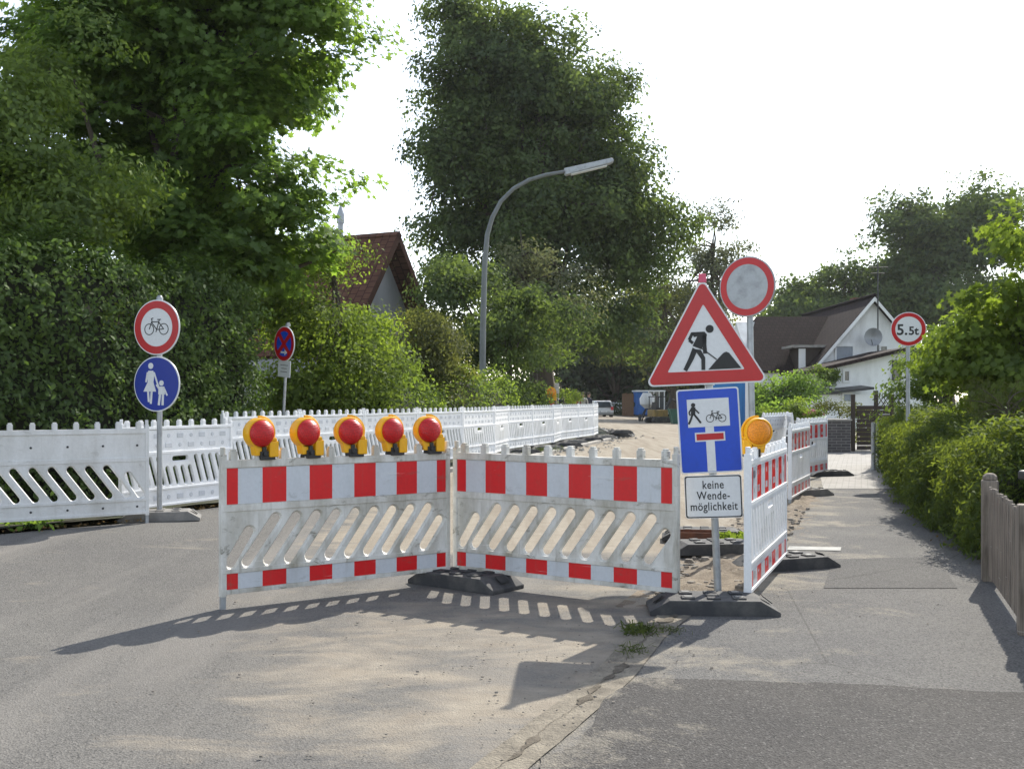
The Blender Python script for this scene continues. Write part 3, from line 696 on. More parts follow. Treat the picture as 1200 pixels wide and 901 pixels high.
# blue plate (own child empty tilt handled in vertices)
def tilt(loop, c_, ang):
    ca_, sa_ = math.cos(ang), math.sin(ang); return [(c_[0] + (x - c_[0]) * ca_ - (z - c_[1]) * sa_, c_[1] + (x - c_[0]) * sa_ + (z - c_[1]) * ca_) for x, z in loop]
kb = 1 / (3.0 * s_)
bc = (-.012, (708 - 504) / s_); ang = R(1.0)
def RB(x0, x1, z0, z1, r=None):            # zoom coordinates about the plate centre
    L = [((x0 - 277) * kb * 1.06 + bc[0], (190 - z1) * kb + bc[1]), ((x1 - 277) * kb * 1.06 + bc[0], (190 - z1) * kb + bc[1]), ((x1 - 277) * kb * 1.06 + bc[0], (190 - z0) * kb + bc[1]), ((x0 - 277) * kb * 1.06 + bc[0], (190 - z0) * kb + bc[1])]
    if r: L = rounded(L, r)
    return tilt(L, bc, ang)
b_ = MB(); b_.prism(RB(175, 378, 42, 338, .02), -.05, -.036); sp = b_.obj('dead_end_plate', 'signwhite', t)
b_ = MB(); b_.prism(RB(180, 373, 47, 333, .015), -.053, -.0495); bf = b_.obj('blue_field', 'blue', sp)
b_ = MB(); b_.prism(RB(208, 344, 78, 176), -.0555, -.0525); b_.prism(RB(263, 291, 176.5, 332), -.0555, -.0525); b_.prism(RB(228, 326, 195, 227), -.0572, -.0525); b_.obj('white_field', 'signwhite', sp)
b_ = MB(); b_.prism(RB(233, 321, 200, 222), -.0592, -.0569); b_.obj('red_bar', 'redsign', sp)
def UB(x, y): return tilt([((x - 277) * kb * 1.06 + bc[0], (190 - y) * kb + bc[1])], bc, ang)[0]
b_ = MB()
b_.prism(circle(*UB(228, 98), 7.5 * kb, 16), -.058, -.0552)
for L, wd in (([(228, 105), (226, 132)], 15), ([(231, 110), (246, 128)], 5), ([(222, 110), (213, 124), (217, 134)], 5), ([(224, 130), (218, 148), (210, 164)], 7), ([(229, 130), (240, 146), (250, 162)], 7)):
    stroke(b_, [UB(*p) for p in L], wd * kb, -.058, -.0552)
c0 = UB(300, 148); bike(b_, c0[0], c0[1], .42 * kb, -.058, -.0552, 5); b_.obj('walker_and_bicycle_symbol', 'black', sp)
# white plate
zc = (708 - 581) / s_
b_ = MB(); b_.prism(rounded([(-.005 - 33 / s_, zc - 25 / s_), (-.005 + 33 / s_, zc - 25 / s_), (-.005 + 33 / s_, zc + 25 / s_), (-.005 - 33 / s_, zc + 25 / s_)], .02), -.045, -.032); sp = b_.obj('supplementary_plate', 'signwhite', t)
b_ = MB(); fr = lambda e: rounded([(-.005 - (33 - e) / s_, zc - (25 - e) / s_), (-.005 + (33 - e) / s_, zc - (25 - e) / s_), (-.005 + (33 - e) / s_, zc + (25 - e) / s_), (-.005 - (33 - e) / s_, zc + (25 - e) / s_)], .015)
b_.prism(fr(.6), -.0462, -.0448, 0, [(fr(1.9), None)]); b_.obj('border', 'black', sp)
for i, tx_ in enumerate(('keine', 'Wende-', 'möglichkeit')):
    text_mesh(tx_, 13.5 / s_, -.0455, sp, 'black', -.005, zc + (9.5 - i * 12.6) / s_, bold=.0008, sp=1.08, sx=.8)

# round sign on its own pole behind
Y = F / 123.; c = W(873, 336, Y)
t = thing('sign_post', 'grey pole with blank white disc in a red ring, turned away, behind the triangle', 'traffic sign', (c.x + .09, Y, .02), R(-38), ry=R(-1.2))
r_ = 35.5 / 123; zc = c.z - .02
o = MB(); o.tube([(0, 0, 0), (0, 0, zc + .25)], .03, 14); clampring(o, zc - .2); clampring(o, zc + .2); o.obj('pole', 'galv', t, smooth=True)
ring_plate(t, zc, r_, True, frac=.74, edge='galv')
# weight limit sign
Y = F / 67.; c = W(1064, 386, Y)
t = thing('sign_post', 'weight limit disc reading 5.5t on a pole in the right hedge', 'traffic sign', (c.x, Y, 0), R(-10))
r_ = 20 / 67.; zc = c.z
o = MB(); o.tube([(0, 0, 0), (0, 0, zc + .2)], .035, 14); clampring(o, zc - .2); clampring(o, zc + .15); o.obj('pole', 'galv', t, smooth=True)
sp = ring_plate(t, zc, r_, True, frac=.74)
text_mesh('5.', .26, -.031, sp, 'black', -.2, zc - .095, bold=.006, ax='LEFT'); text_mesh('5t', .2, -.031, sp, 'black', .0, zc - .095, bold=.005, ax='LEFT')

# ---------------------------------------------------------------- street lamp
Y = 28.5; s_ = F / Y; b0 = W(565, 480, Y)
t = thing('street_lamp', 'tall grey street lamp with curved arm over the road', 'street lamp', (b0.x, Y, .12))
pts = [(0, 0, 0)]; 
prof = [(565, 470), (566, 380), (568, 310), (571, 275), (577, 255), (587, 236), (602, 221), (620, 211), (640, 205), (664, 201)]
for a, b2 in prof: v = W(a, b2, Y); pts.append((v.x - b0.x, 0, v.z - .12))
mb = MB(); mb.tube(pts, [.088] * 2 + [.08, .07, .062, .058, .055, .053, .052, .05, .046], 14); mb.obj('pole', 'lamppaint', t, smooth=True)
mb = MB(); a = W(662, 204, Y); b2 = W(719, 190, Y)
va = Vector((a.x - b0.x, 0, a.z - .12)); vb = Vector((b2.x - b0.x, 0, b2.z - .12)); dr = (vb - va).normalized(); ln = (vb - va).length
mm = Matrix.Translation(va) @ Matrix.Rotation(-math.atan2(dr.z, dr.x), 4, 'Y')
mb.prism([(0, -.05), (ln - .1, -.03), (ln, .0), (ln, .07), (ln - .05, .1), (0, .13)], -.12, .12); mb.v = [tuple(mm @ Vector(v)) for v in mb.v]
mb.obj('lamp_head', 'greymetal' if False else 'galv', t, bevel=.02)
mb = MB(); mb.box((.15, -.1, -.075), (ln - .2, .1, -.045), 0, mm); mb.obj('lamp_cover', 'signwhite', t, bevel=.01)

# ---------------------------------------------------------------- houses
def uvplane(mb_obj, ux, uy):
    me = mb_obj.data; uv = me.uv_layers.new(name='u'); ux = Vector(ux); uy = Vector(uy)
    for l in me.loops: v = me.vertices[l.vertex_index].co; uv.data[l.index].uv = (v.dot(ux), v.dot(uy))
def slab(pts, th, name, mat, parent, uax=None):
    """thick planar slab from a top outline"""
    P = [Vector(p) for p in pts]; n = (P[1] - P[0]).cross(P[2] - P[0]).normalized()
    if n.z < 0: n = -n
    k = len(P); mb = MB(); mb.add(P + [p - n * th for p in P], [tuple(range(k)), tuple(range(2 * k - 1, k - 1, -1))] + [(i, (i + 1) % k, (i + 1) % k + k, i + k) for i in range(k)])
    o = mb.obj(name, mat, parent); ux = (P[1] - P[0]).normalized(); uy = n.cross(ux); uvplane(o, ux, uy); return o
# right house
Yh = 54.; hw_ = thing('house', 'white gabled house with dark tiled roof behind the footpath', 'house', W(1023, 520, Yh).to_tuple()[:2] + (0,))
ox, oy = hw_.location.x, hw_.location.y
def L_(px, py, Y): v = W(px, py, Y); return (v.x - ox, v.y - oy, v.z)
ap = L_(1023, 347, Yh); el = L_(944, 436, Yh); er = (2 * ap[0] - el[0], 0, el[2])
dpt = 13
mb = MB(); mb.prism([(el[0] + .25, 0), (er[0] - .25, 0), (er[0] - .25, er[2]), (ap[0], ap[2] - .25), (el[0] + .25, el[2])], .15, dpt); mb.obj('wall', 'plaster', hw_)
slab([(el[0], -.25, el[2] - .15), (ap[0] + .02, -.25, ap[2]), (ap[0] + .02, dpt, ap[2]), (el[0], dpt, el[2] - .15)], .16, 'roof', 'tile_dark', hw_)
slab([(er[0], -.25, er[2] - .15), (ap[0] + .03, -.25, ap[2] - .01), (ap[0] + .03, dpt, ap[2] - .01), (er[0], dpt, er[2] - .15)], .16, 'roof', 'tile_dark', hw_)
mb = MB(); mb.tube([(ap[0], -.3, ap[2] + .02), (ap[0], dpt, ap[2] + .02)], .1, 8); mb.obj('ridge', 'tile_dark', hw_)
mb = MB()
for (a, b2) in (((el[0], el[2] - .2), (ap[0], ap[2] - .05)), ((ap[0], ap[2] - .05), (er[0], er[2] - .2))):
    dxz = Vector((b2[0] - a[0], b2[1] - a[1])); mb.prism([a, b2, (b2[0], b2[1] - .22), (a[0], a[1] - .22)], -.3, -.26)
mb.obj('bargeboard', 'plaster', hw_)
# cross wing
rl = L_(886, 371, Yh + 6); rr_ = L_(985, 371, Yh + 6); ev = L_(870, 434, Yh + 2)
slab([(ev[0], ev[1], ev[2]), (ap[0] - .5, ev[1], ev[2]), (ap[0] - .5, rl[1], rl[2]), (rl[0], rl[1], rl[2])], .16, 'roof', 'tile_dark', hw_)
slab([(ev[0], rl[1] + 4, ev[2]), (ap[0] - .5, rl[1] + 4, ev[2]), (ap[0] - .5, rl[1], rl[2] - .01), (rl[0], rl[1], rl[2] - .01)], .16, 'roof', 'tile_dark', hw_)
mb = MB(); mb.prism([(ev[1] + .3, 0), (rl[1] + 3.7, 0), (rl[1] + 3.7, ev[2] - .1), (rl[1], rl[2] - .3), (ev[1] + .3, ev[2] - .1)], ev[0] + .5, ap[0] - .6, 0, plane='YZ'); mb.obj('wing_wall', 'plaster', hw_)
# dormer on left slope
dd = L_(938, 420, Yh + 1.2); mb = MB(); mb.box((dd[0] - .05, dd[1], dd[2] - .75), (dd[0] + 1.1, dd[1] + 2, dd[2] + .55)); dm = mb.obj('dormer', 'darkwood', hw_)
mb = MB(); mb.box((dd[0] - .45, dd[1] - .25, dd[2] + .55), (dd[0] + 1.4, dd[1] + 2.1, dd[2] + .68)); mb.obj('dormer_roof', 'stone', dm)
mb = MB(); mb.box((dd[0] - .1, dd[1] - .05, dd[2] - .75), (dd[0] + .25, dd[1] - .01, dd[2] + .5)); mb.obj('dormer_window', 'plaster', dm)
def window(px0, py0, px1, py1, Y, parent, fy=.0, matn='glass', fr='shutter'):
    a = L_(px0, py1, Y); b2 = L_(px1, py0, Y); 
    f_ = MB(); e = .08
    f_.prism([(a[0] - e, a[2] - e), (b2[0] + e, a[2] - e), (b2[0] + e, b2[2] + e), (a[0] - e, b2[2] + e)], fy - .05, fy + .04, 0, [([(a[0], a[2]), (b2[0], a[2]), (b2[0], b2[2]), (a[0], b2[2])], None)])
    w_ = f_.obj('window', fr, parent); g_ = MB(); g_.box((a[0], fy - .0, a[2]), (b2[0], fy + .03, b2[2])); g_.obj('pane', matn, w_); return w_
window(981, 406, 1000, 422, Yh, hw_, .12, 'shutter', 'plaster'); window(1033, 406, 1040, 420, Yh, hw_, .12, 'glass', 'plaster')
dk = L_(1023, 395, Yh - .8); mb = MB(); mb.lathe([(.02, .12), (.25, .08), (.42, .0), (.45, -.06), (.42, -.05), (.25, .04), (.02, .08)], 24, 0, 'Y', dk); mb.tube([(dk[0], dk[1] + .1, dk[2]), (dk[0] + .1, .2, dk[2])], .03); mb.tube([(dk[0], dk[1], dk[2] - .4), (dk[0] - .25, dk[1] - .5, dk[2] - .15)], .02); mb.obj('satellite_dish', 'greymetal', hw_, smooth=True)
mb = MB(); a = L_(1026, 416, Yh); mb.tube([(a[0], -.35, a[2]), (a[0], -.35, ap[2] + 1.6)], .035); mb.tube([(a[0] - .5, -.35, ap[2] + 1.4), (a[0] + .5, -.35, ap[2] + 1.4)], .02); mb.tube([(a[0] - .35, -.35, ap[2] + 1.1), (a[0] + .35, -.35, ap[2] + 1.1)], .02); mb.obj('antenna', 'darkpaint', hw_)
a = L_(1045, 372, Yh + 2); mb = MB(); mb.box((a[0] - .3, 1.5, 3), (a[0] + .4, 2.3, a[2] - .3)); mb.box((a[0] - .36, 1.44, a[2] - .3), (a[0] + .46, 2.36, a[2] - .18)); mb.obj('chimney', 'darkbrick', hw_)
a = L_(1002, 357, Yh + 5); mb = MB(); mb.box((a[0] - .2, 4.6, 5), (a[0] + .4, 5.3, a[2] + .35)); mb.obj('chimney', 'rust', hw_)
# annex (lean-to) in front
Ya = 49.; an = thing('annex', 'low white lean-to annex with sloping dark roof in front of the gabled house', 'annex', (W(1010, 500, Ya).x, Ya, 0))
ox, oy = an.location.x, an.location.y
a = L_(955, 434, Ya); b2 = L_(1062, 407, Ya); a2 = L_(1082, 412, Ya)
mb = MB(); mb.prism([(a[0] + .15, 0), (a2[0], 0), (a2[0], b2[2] - .35), (b2[0], b2[2] - .1), (a[0] + .15, a[2] - .1)], .2, 5.0); mb.obj('wall', 'plaster', an)
slab([(a[0] - .3, -.3, a[2] + .0), (b2[0], -.3, b2[2]), (b2[0], 5.3, b2[2]), (a[0] - .3, 5.3, a[2])], .16, 'roof', 'tile_dark', an)
slab([(b2[0] + .01, -.3, b2[2]), (a2[0] + .3, -.3, a2[2]), (a2[0] + .3, 5.3, a2[2]), (b2[0] + .01, 5.3, b2[2])], .16, 'roof', 'tile_dark', an)
window(991, 435, 996, 446, Ya, an, .17, 'glass', 'plaster'); window(1049, 424, 1055, 444, Ya, an, .17, 'glass', 'darkpaint')
c_ = L_(948, 461, Ya); e_ = L_(1008, 454, Ya)
mb = MB(); mb.box((c_[0], -1.3, 0), (e_[0], .18, c_[2] - .05)); mb.obj('porch_wall', 'plaster', an)
slab([(c_[0] - .2, -1.6, c_[2]), (e_[0] + .1, -1.6, e_[2]), (e_[0] + .1, .19, e_[2] + .1), (c_[0] - .2, .19, c_[2] + .1)], .1, 'porch_roof', 'darkpaint', an)
window(978, 462, 986, 470, Ya, an, -1.33, 'shutter', 'plaster')
# left house
Yl = 34.; lh = thing('house', 'brown tiled house gable rising behind the left hedge', 'house', (W(468, 500, Yl).x, Yl, 0))
ox, oy = lh.location.x, lh.location.y
ap = L_(468, 271, Yl); el = (ap[0] - 3.4, 0, ap[2] - 5.2)
# gable faces the road (right-front); ridge runs to the left, nearly level in view
rl = (ap[0] - 7, 3.5, ap[2]); nn = Vector((3.5, 7)).normalized()
fe = (ap[0] + .55 * nn.x * -6 * -.2, 0, 0)
dirr = Vector((-7, 3.5)).normalized(); prp = Vector((-dirr.y, dirr.x)); prp = prp if prp.y < 0 else -prp
A_ = Vector((ap[0], 0, ap[2])); hwid = 3.0; drop = 4.0
ef = Vector((A_.x + prp.x * hwid, A_.y + prp.y * hwid, A_.z - drop)); eb = Vector((A_.x - prp.x * hwid, A_.y - prp.y * hwid, A_.z - drop)); dv = Vector((dirr.x, dirr.y, 0)) * 9
slab([ef, A_, A_ + dv, ef + dv], .2, 'roof', 'tile_brown', lh); slab([eb, A_ + Vector((0, 0, -.01)), A_ + dv + Vector((0, 0, -.01)), eb + dv], .2, 'roof', 'tile_brown', lh)
ins = Vector((dirr.x, dirr.y, 0)) * .7
mb = MB(); q = [ef + ins + Vector((0, 0, -.25)), A_ + ins + Vector((0, 0, -.3)), eb + ins + Vector((0, 0, -.25))]
q = [Vector((q[0].x, q[0].y, 0))] + q + [Vector((q[2].x, q[2].y, 0))]; dv2 = dv * .85
mb.add(q + [p + dv2 for p in q], [(0, 1, 2, 3, 4), (9, 8, 7, 6, 5), (0, 5, 6, 1), (1, 6, 7, 2), (2, 7, 8, 3), (3, 8, 9, 4)]); mb.obj('wall', 'greyplaster', lh)
mb = MB(); a = L_(399, 262, Yl + 2)
mb.tube([(a[0], 2, a[2] - 1.2), (a[0], 2, a[2])], .09, 10); mb.lathe([(.13, 0), (.13, .3), (.02, .62)], 12, 0, 'Z', (a[0], 2, a[2])); mb.obj('flue', 'galv', lh, smooth=True)

# ---------------------------------------------------------------- planter wall, gate, fence, posts
def uvbox(o):
    me = o.data; uv = me.uv_layers.new(name='u')
    for p in me.polygons:
        n = p.normal
        for li in p.loop_indices:
            v = me.vertices[me.loops[li].vertex_index].co
            uv.data[li].uv = (v.x, v.z) if abs(n.y) > .6 else (v.y, v.z) if abs(n.x) > .6 else (v.x, v.y)
Yp = 28.5; a = W(903, 530, Yp); b2 = W(997, 530, Yp)
t = thing('planter', 'dark brick planter wall at the end of the block paving', 'planter', (a.x, Yp, 0)); wd = b2.x - a.x
mb = MB(); mb.box((0, .1, 0), (wd - 1.02, .4, .8)); mb.box((wd - 1.0, 0, 0), (wd, 1.0, .84)); o = mb.obj('wall', 'darkbrick', t); uvbox(o)
mb = MB(); mb.box((0, .07, .8), (wd - 1.03, .43, .84)); mb.box((wd - 1.03, -.03, .84), (wd + .03, 1.03, .88)); mb.obj('coping', 'stone', t)
mb = MB(); mb.box((wd - 1.75, .08, .42), (wd - 1.1, .099, .47)); mb.box((wd - 1.75, .08, .6), (wd - 1.1, .099, .65)); mb.obj('letter_slot', 'plaster', t)
a = W(1000, 530, 29.); b2 = W(1046, 530, 29.); wd = b2.x - a.x; hh = W(1000, 462, 29.).z
t = thing('garden_gate', 'dark brown wooden garden gate with lattice top, right of the planter', 'gate', (a.x, 29, 0))
mb = MB(); n = 9
for k in range(int(hh * .8 / .12)): mb.box((.1, .0, .05 + k * .12), (wd - .02, .025, .155 + k * .12))
mb.obj('board_panel', 'darkwood', t)
for x in (0, .62, wd): q = MB(); q.box((x - .045, -.02, 0), (x + .045, .07, hh + (.1 if x == .62 else 0))); q.obj('post', 'darkwood', t)
mb = MB()
for k in range(5):
    x = .75 + k * .12
    for s in (-1, 1): mb.tube([(x - s * .1, 0, hh * .8), (x + s * .1, .01, hh - .02)], .012, 5)
mb.obj('lattice', 'darkwood', t)
for i, (px, lb) in enumerate(((1023.5, 'left'), (1029, 'right'))):
    a, y = G(px, 551 - i * 3); t = thing('bollard', '%s one of two thin pale posts standing by the hedge' % lb, 'post', (a, y, 0), 0, 'two pale posts at the hedge end')
    mb = MB(); mb.tube([(0, 0, 0), (0, 0, .93)], .045, 12); mb.obj('shaft', 'galv', t, smooth=True); mb = MB(); mb.tube([(0, 0, .93), (0, 0, .955)], [.05, .035], 12); mb.obj('cap', 'greymetal', t, smooth=True)
# picket fence, bottom right
Pa, Pb = Vector((3.93, 8.35)), Vector((2.9, 5.0))
Pa = Vector(G(1160, 681)); Pb = Vector(G(1208, 752)); dF = (Pb - Pa).normalized(); rz = math.atan2(dF.y, dF.x)
t = thing('picket_fence', 'weathered grey wooden picket fence at the right edge', 'fence', (Pa.x, Pa.y, 0), rz)
post = MB(); post.box((-.06, -.06, 0), (.06, .06, .8)); post.lathe([(.06, 0), (.055, .03), (.03, .055)], 8, 0, 'Z', (0, 0, .8)); post.obj('post', 'wood', t, bevel=.012)
post = MB(); post.box((1.98, -.05, 0), (2.08, .05, .8)); post.obj('post', 'wood', t, bevel=.012)
for zz in (.22, .62): r_ = MB(); r_.box((.06, .0, zz), (3.6, .035, zz + .07)); r_.obj('rail', 'wood', t)
for k in range(32):
    x = .12 + k * .105
    if 1.92 < x < 2.12: continue
    pk = MB(); h_ = .76 + random.uniform(-.012, .012); dx_ = random.uniform(-.006, .006)
    pk.prism([(x, .06), (x + .062, .06), (x + .062 + dx_, h_ - .03), (x + .045 + dx_, h_), (x + .017 + dx_, h_), (x + dx_, h_ - .03)], -.022, -.001); pk.obj('picket', 'wood', t, bevel=.004)
c = G(1200, 685); t = thing('waste_bin', 'dark grey bin with sloping lid behind the picket fence', 'bin', (4.45, 8.3, 0), R(10))
mb = MB(); mb.prism([(-.28, 0), (.28, 0), (.33, .8), (-.33, .8)], -.3, .3); mb.obj('body', 'darkpaint', t, bevel=.02)
mb = MB(); mb.prism([(-.37, .8), (.37, .8), (.36, .84), (-.1, .9), (-.37, .87)], -.34, .34); mb.obj('lid', 'darkpaint', t, bevel=.015)

# ---------------------------------------------------------------- portable toilet, site things
Y = 31.; t = thing('portable_toilet', 'blue and white portable toilet half hidden behind the roadworks signs', 'portable toilet', (W(852, 500, Y).x, Y, 0), R(-12))
mb = MB(); mb.box((-.55, -.55, .08), (.55, .55, 2.05)); mb.obj('cabin', 'cabinblue', t, bevel=.03)
for x in (-.56, .56):
    q = MB(); q.box((x - .05, -.6, .05), (x + .05, -.5, 2.08)); q.obj('corner_post', 'plastic_new', t)
q = MB(); q.prism([(-.62, 2.08), (.62, 2.08), (.5, 2.22), (-.5, 2.22)], -.62, .62); q.obj('roof', 'plastic_new', t, bevel=.03)
q = MB(); q.box((-.42, -.575, .15), (.42, -.553, 1.95)); dr_ = q.obj('door', 'cabinblue', t, bevel=.01); q = MB(); q.box((.3, -.6, 1.0), (.36, -.577, 1.15)); q.obj('handle', 'black', dr_)
q = MB(); q.box((-.58, -.58, 0), (.58, .58, .079)); q.obj('skid', 'rubber', t)
# rusty trough / manhole ring near the sign
gx, gy = G(812, 640)
t = MB()
for a0, b0_ in (((-.2, -.13, 0), (.2, -.12, .13)), ((-.2, .12, 0), (.2, .13, .13)), ((-.2, -.12, 0), (-.19, .12, .13)), ((.19, -.12, 0), (.2, .12, .13)), ((-.19, -.12, .004), (.19, .12, .012))): t.box(a0, b0_)
o = t.obj('steel_trough', 'rust', bevel=.002); o.location = (gx, gy, .02); o.rotation_euler = (0, 0, R(-6)); tag(o, 'rusty open steel trough in the soil behind the striped barrier', 'trough')
# distant container, timber, machines, car
Y = 84.; a = W(746, 480, Y); 
t = thing('site_container', 'blue and white site container at the far end of the road', 'container', (a.x, Y, 0), R(0)); s_ = F / Y; wd = 32 / s_; hh = W(0, 459, Y).z
mb = MB(); mb.box((0, 0, .1), (wd * .42, 2.4, hh)); mb.obj('blue_section', 'sky_blue', t, bevel=.02)
mb = MB(); mb.box((wd * .425, 0, .1), (wd, 2.4, hh)); o = mb.obj('glazed_section', 'glass', t)
for k in range(4): q = MB(); x = wd * (.425 + .19 * k); q.box((x, -.05, .1), (x + .08, -.01, hh)); q.obj('mullion', 'plastic_new', t)
mb = MB(); mb.box((-.1, -.15, hh), (wd + .1, 2.5, hh + .12)); mb.obj('roof', 'plastic_new', t)
a = W(729, 480, 83); mb = MB()
for k in range(7): mb.box((k * .13, 0, 0), (k * .13 + .122, .05, 1.75 + .03 * (k % 3)))
o = mb.obj('timber_boards', M.setdefault('timber', worn('brown_timber', (.15, .09, .05), (.14, .07, .04), .8))); o.location = (a.x, 83, 0); tag(o, 'upright brown timber boards left of the blue site container', 'timber')
def wheel(parent, x, y, r, wd, n=20):
    m_ = MB(); m_.lathe([(r * .62, -wd / 2), (r * .95, -wd / 2), (r, -wd * .3), (r, wd * .3), (r * .95, wd / 2), (r * .62, wd / 2)], n, 0, 'X', (x, y, r)); w_ = m_.obj('wheel', 'rubber', parent, smooth=True)
    m_ = MB(); m_.lathe([(r * .62, -wd * .4), (r * .62, wd * .4)], n, 0, 'X', (x, y, r)); m_.obj('rim', 'galv', w_)
# car, seen from the rear
Y = 76.; a = W(708, 488, Y)
t = thing('parked_car', 'small silver hatchback seen from behind beyond the end of the barrier row', 'car', (a.x, Y, 0), R(8)); t.scale = (.85, .85, .85)
mb = MB(); side = [(0, .3), (.05, .85), (.35, 1.4), (.7, 1.47), (1.9, 1.45), (2.7, 1.0), (3.7, .85), (3.9, .6), (3.9, .3)]
mb.prism(side, -.82, .82, 0, plane='YZ'); mb.v = [((x * (1 - .16 * max(0, (z - .85)) / .6)), y, z) for x, y, z in mb.v]; mb.obj('body', 'silver', t, bevel=.05)
q = MB(); q.add([(-.62, .06, .92), (.62, .06, .92), (.52, .33, 1.38), (-.52, .33, 1.38), (-.62, .03, .92), (.62, .03, .92), (.52, .3, 1.38), (-.52, .3, 1.38)], [(0, 1, 2, 3), (7, 6, 5, 4), (0, 4, 5, 1), (1, 5, 6, 2), (2, 6, 7, 3), (3, 7, 4, 0)]); q.obj('rear_window', 'glass', t)
for s in (-1, 1):
    q = MB(); q.box((s * .68 - .1, -.02, .68), (s * .68 + .1, .06, .95)); q.obj('tail_light', 'redsign', t, bevel=.01)
    q = MB(); q.add([(s * .825, .5, .93), (s * .825, 2.4, .93), (s * .74, 1.8, 1.37), (s * .74, .7, 1.37)], [(0, 1, 2, 3)]); q.obj('side_window', 'glass', t)
    q = MB(); q.box((s * .95 - .08, 2.3, .95), (s * .95 + .08, 2.4, 1.08)); q.obj('mirror', 'silver', t, bevel=.01)
    for y in (.65, 3.15): wheel(t, s * .74, y, .3, .2)
q = MB(); q.box((-.26, -.03, .5), (.26, -.005, .62)); q.obj('number_plate', 'signwhite', t); q = MB(); q.box((-.8, -.06, .3), (.8, .1, .5)); q.obj('bumper', 'greymetal', t, bevel=.02)
# mini excavator + skip + roller
Y = 62.; a = W(771, 488, Y); t = thing('mini_excavator', 'small ochre and black excavator parked at the right of the stripped road', 'excavator', (a.x, Y, 0), R(25)); t.scale = (.8, .8, .8)
for s in (-1, 1): q = MB(); q.prism([(-.75, .1), (-.6, 0), (.6, 0), (.75, .1), (.75, .3), (.6, .4), (-.6, .4), (-.75, .3)], s * .5 - .14, s * .5 + .14); q.obj('track', 'rubber', t, bevel=.02)
q = MB(); q.box((-.6, -.5, .45), (.55, .5, .95)); q.obj('body', M.setdefault('ochre', worn('dirty_ochre_paint', (.3, .2, .06), (.16, .12, .06), .7)), t, bevel=.05)
q = MB(); 
for x, y in ((-.45, -.45), (-.45, .45), (.35, -.45), (.35, .45)): q.tube([(x, y, .95), (x, y, 1.85)], .035)
q.box((-.5, -.5, 1.85), (.42, .5, 1.92)); q.box((-.3, -.25, .95), (.15, .25, 1.1)); q.box((-.35, -.25, 1.1), (-.25, .25, 1.5)); q.obj('canopy', 'black', t)
q = MB(); q.tube([(.55, 0, .7), (1.1, 0, 1.75), (1.6, 0, 1.5)], [.11, .1, .08], 8); q.tube([(1.6, 0, 1.5), (1.75, 0, .6)], .07, 8); q.obj('arm', 'darkpaint', t); q = MB(); q.prism([(1.65, .65), (1.95, .6), (1.9, .25), (1.6, .2)], -.22, .22); q.obj('bucket', 'rust', t)
Y = 60.; a = W(786, 490, Y); t = thing('skip', 'dark green open skip beside the small excavator', 'skip', (a.x + .5, Y, 0), R(0)); t.scale = (.6, .6, .8)
q = MB(); q.prism([(-.7, 0), (.7, 0), (1.0, .95), (-1.0, .95)], -.75, .75, 0); q.obj('body', 'green', t, bevel=.03); q = MB(); q.box((-1.05, -.8, .95), (1.05, -.7, 1.03)); q.box((-1.05, .7, .95), (1.05, .8, 1.03)); q.obj('rim', 'green', t)
Y = 66.; a = W(758, 486, Y); t = thing('concrete_mixer', 'pale drum mixer standing left of the small excavator', 'mixer', (a.x, Y, 0), R(-20))
q = MB(); q.lathe([(.15, 0), (.42, .25), (.45, .6), (.25, .95)], 16, 0, 'Z', (0, 0, .8)); q.obj('drum', 'plastic', t, smooth=True); q = MB()
for x in (-.4, .4): q.tube([(x, -.4, 0), (0, 0, .9), (x, .4, 0)], .04)
q.obj('frame', 'darkpaint', t)
for s in (-1, 1): wheel(t, s * .5, .3, .22, .12)
# construction board sign far left
Y = 52.; a = W(648, 480, Y); t = thing('notice_board', 'small white notice board beyond the hedge above the amber lamp', 'sign', (a.x, Y, .1))
q = MB(); s_ = F / Y; zb = W(0, 461, Y).z - .1; zt = W(0, 449, Y).z - .1; q.box((-.3, -.02, zb), (.3, .02, zt)); q.obj('board', 'signwhite', t, bevel=.005)
q = MB(); 
for k in range(4): q.box((-.24, -.026, zb + .07 + k * .1), (.24 - .08 * (k % 2), -.0205, zb + .095 + k * .1))
q.obj('lettering', 'greymetal', t)
for s in (-1, 1): q = MB(); q.tube([(s * .26, .04, 0), (s * .26, .04, zt)], .02); q.obj('leg', 'galv', t)

